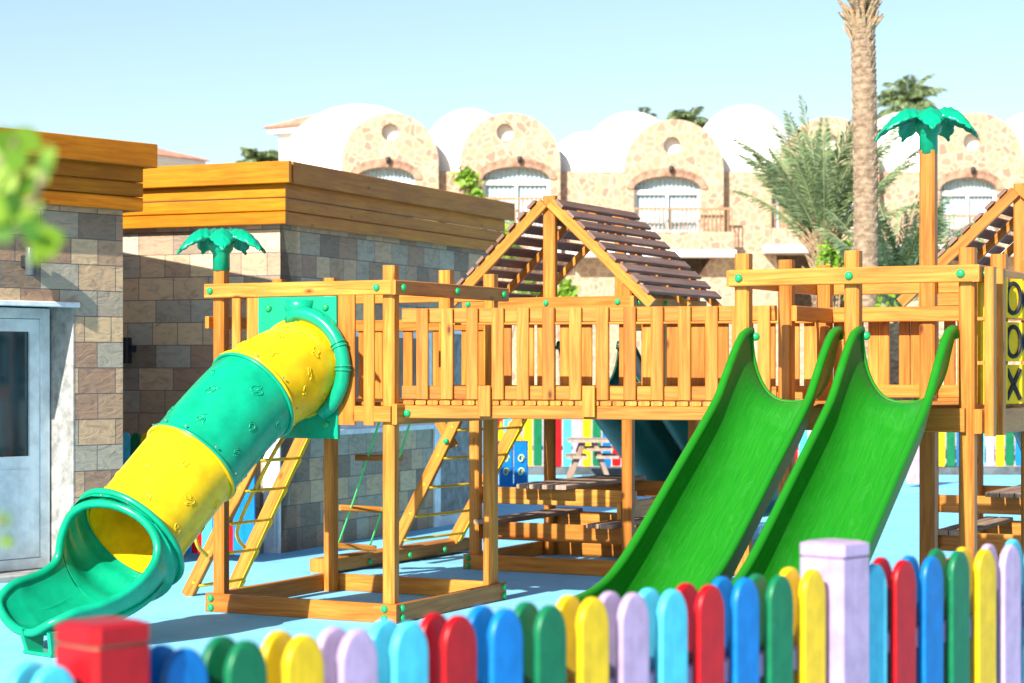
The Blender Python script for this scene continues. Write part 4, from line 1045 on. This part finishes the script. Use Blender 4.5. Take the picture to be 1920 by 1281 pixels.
palm('low palm with upright grey green fronds right of the tall bare trunk', p3, 2.3, .2, 40, 1.95, (55, 88), 21, u0=.2, leafw=.33, stubs=False, nleaf=40, lw=.016, droop=(.3, .8))
p4 = at(1703, 690, 84); p4.z = 0
palm('distant palm crown showing above the domes behind the plastic palm ornament', p4, 12.3, .25, 44, 1.7, (0, 85), 31, leafw=.6, stubs=False, nleaf=30, lw=.035)
p5 = at(487, 690, 84); p5.z = 0
palm('distant palm tip showing above the orange roof edge', p5, 9.9, .25, 34, 1.1, (10, 85), 41, leafw=.5, stubs=False, nleaf=26, lw=.035)
p6 = at(1287, 690, 86); p6.z = 0
palm('distant palm tip between two white domes', p6, 11.7, .25, 26, 1.1, (10, 80), 51, leafw=.5, stubs=False, nleaf=24, lw=.035)
p7 = at(1205, 690, 86); p7.z = 0
palm('distant palm tip just showing over a white dome', p7, 11.9, .25, 18, .8, (0, 70), 61, leafw=.45, stubs=False, nleaf=22, lw=.035)

def shrub(name, label, cat, pts, size, nper, seed, mat='leaf', group=None, stems=True, base=None):
    """clusters of small leaves around points; pts = list of (centre, radius)"""
    rnd = random.Random(seed); c0 = V(pts[0][0]); b = V((c0.x, c0.y, 0)) if base is None else V(base)
    t = thing(name, b, label, cat, group); mb = MB()
    for c, r_ in pts:
        for i in range(nper):
            d = V((rnd.gauss(0, 1), rnd.gauss(0, 1), rnd.gauss(0, 1))).normalized() * r_ * rnd.random() ** .45; q = V(c) + d
            a = V((rnd.gauss(0, 1), rnd.gauss(0, 1), rnd.gauss(0, 1) - .3)).normalized(); s_ = a.orthogonal().normalized(); s_ = (s_ + a.cross(s_) * rnd.uniform(-1, 1)).normalized(); L = size * rnd.uniform(.7, 1.3); ww = L * .3
            vs = [mb.bm.verts.new(x) for x in (q, q + a * L * .35 + s_ * ww, q + a * L * .75 + s_ * ww * .7, q + a * L, q + a * L * .75 - s_ * ww * .7, q + a * L * .35 - s_ * ww)]
            mb.face(vs, tint=rnd.random())
    mb.build('foliage', mat, t, recalc=False)
    if stems:
        mb = MB()
        for c, r_ in pts: mb.tube([b, b.lerp(V(c), .5) + V((rnd.uniform(-.1, .1), 0, .1)), V(c)], .02, 5)
        mb.build('stem', 'bark', t)
    return t
shrub('climbing_plant', 'yellow green climber on the hotel wall between two arched windows', 'plant', [(at(868, 330, YH - .6), .3), (at(885, 350, YH - .6), .35), (at(875, 325, YH - .6), .25), (at(892, 372, YH - .6), .3), (at(948, 436, YH - 1.1), .4), (at(955, 470, YH - 1.1), .4)], .22, 60, 5, base=at(880, 690, YH - 1) - Z * 1.6)
shrub('climbing_plant', 'yellow green climber in front of the date palm trunk', 'plant', [(at(1555, 470, 32), .2), (at(1575, 485, 32), .2), (at(1550, 495, 32), .25), (at(1585, 470, 32), .12), (at(1560, 540, 32), .3), (at(1645, 570, 30), .3)], .11, 60, 6)
shrub('shrub', 'bright green bush seen under the slatted roof of the middle tower', 'shrub', [(at(1052, 552, 60), .45), (at(1040, 560, 60), .5), (at(1060, 575, 60), .5), (at(990, 560, 60), .5)], .25, 130, 8)
rr = random.Random(5)
for i, (x, y, rad) in enumerate(((1635, 640, .8), (1680, 660, .9), (1725, 650, .8), (1660, 720, .9), (1710, 730, .9))):
    shrub('shrub', ['tall leafy bush behind the back railing of the right tower', 'bush with grey green leaves seen between railing slats', 'green bush behind the last slats of the back railing', 'low bush behind the far fence, left of the pair', 'low bush behind the far fence, right of the pair'][i],
          'shrub', [(at(x, y, 34 + i * .5), rad * .45), (at(x + 10, y + 18, 34 + i * .5), rad * .5)], .13, 170, 80 + i, group='bushes behind the far fence')
# leafy branch close to the camera
def near_branch():
    rnd = random.Random(12); Y = 2.3
    base = V((-.92, 2.3, 0)); t = thing('shrub', base, 'blurred yellow green leafy twigs close to the camera at the left edge', 'shrub')
    mb = MB(); tw = [[base, at(-160, 900, Y), at(-90, 500, Y), at(-30, 350, Y), at(30, 262, Y)], [at(-90, 500, Y), at(0, 420, Y), at(60, 380, Y), at(85, 310, Y)], [at(-90, 500, Y), at(-10, 440, Y), at(50, 430, Y), at(80, 470, Y)], [at(-160, 900, Y), at(-60, 960, Y), at(8, 980, Y)]]
    for k in tw: mb.tube(cr(k, 5), .0035, 5)
    mb.build('stem', 'bark', t)
    lv = [(15, 270, 34), (50, 262, 34), (28, 300, 34), (85, 305, 26), (70, 330, 28), (92, 290, 22), (10, 340, 34), (45, 350, 30), (20, 385, 36), (60, 385, 26), (5, 430, 36), (35, 400, 30), (55, 430, 28), (80, 450, 40), (62, 415, 26), (75, 478, 24), (95, 445, 30), (0, 300, 36), (-15, 390, 40), (-20, 330, 40), (8, 975, 20), (12, 1015, 16)]
    for x, y, s_ in lv:
        c = at(x, y, Y + rnd.uniform(-.08, .08)); L = s_ * 2.0 / F * Y; a = V((rnd.uniform(-1, 1), rnd.uniform(-.5, .5), rnd.uniform(-1, .3))).normalized(); s2 = a.cross(V((rnd.uniform(-.4, .4), 1, rnd.uniform(-.4, .4)))).normalized(); c = c - a * L / 2; ti = rnd.random()
        n_ = 8; top_ = [c + a * L * i / n_ + s2 * L * .36 * math.sin(math.pi * i / n_) ** .8 for i in range(n_ + 1)]; bot = [c + a * L * i / n_ - s2 * L * .36 * math.sin(math.pi * i / n_) ** .8 for i in range(1, n_)]
        mb = MB(); mb.face([mb.bm.verts.new(q) for q in top_ + list(reversed(bot))], tint=ti); mb.build('leaf', 'nearleaf', t, recalc=False)
near_branch()
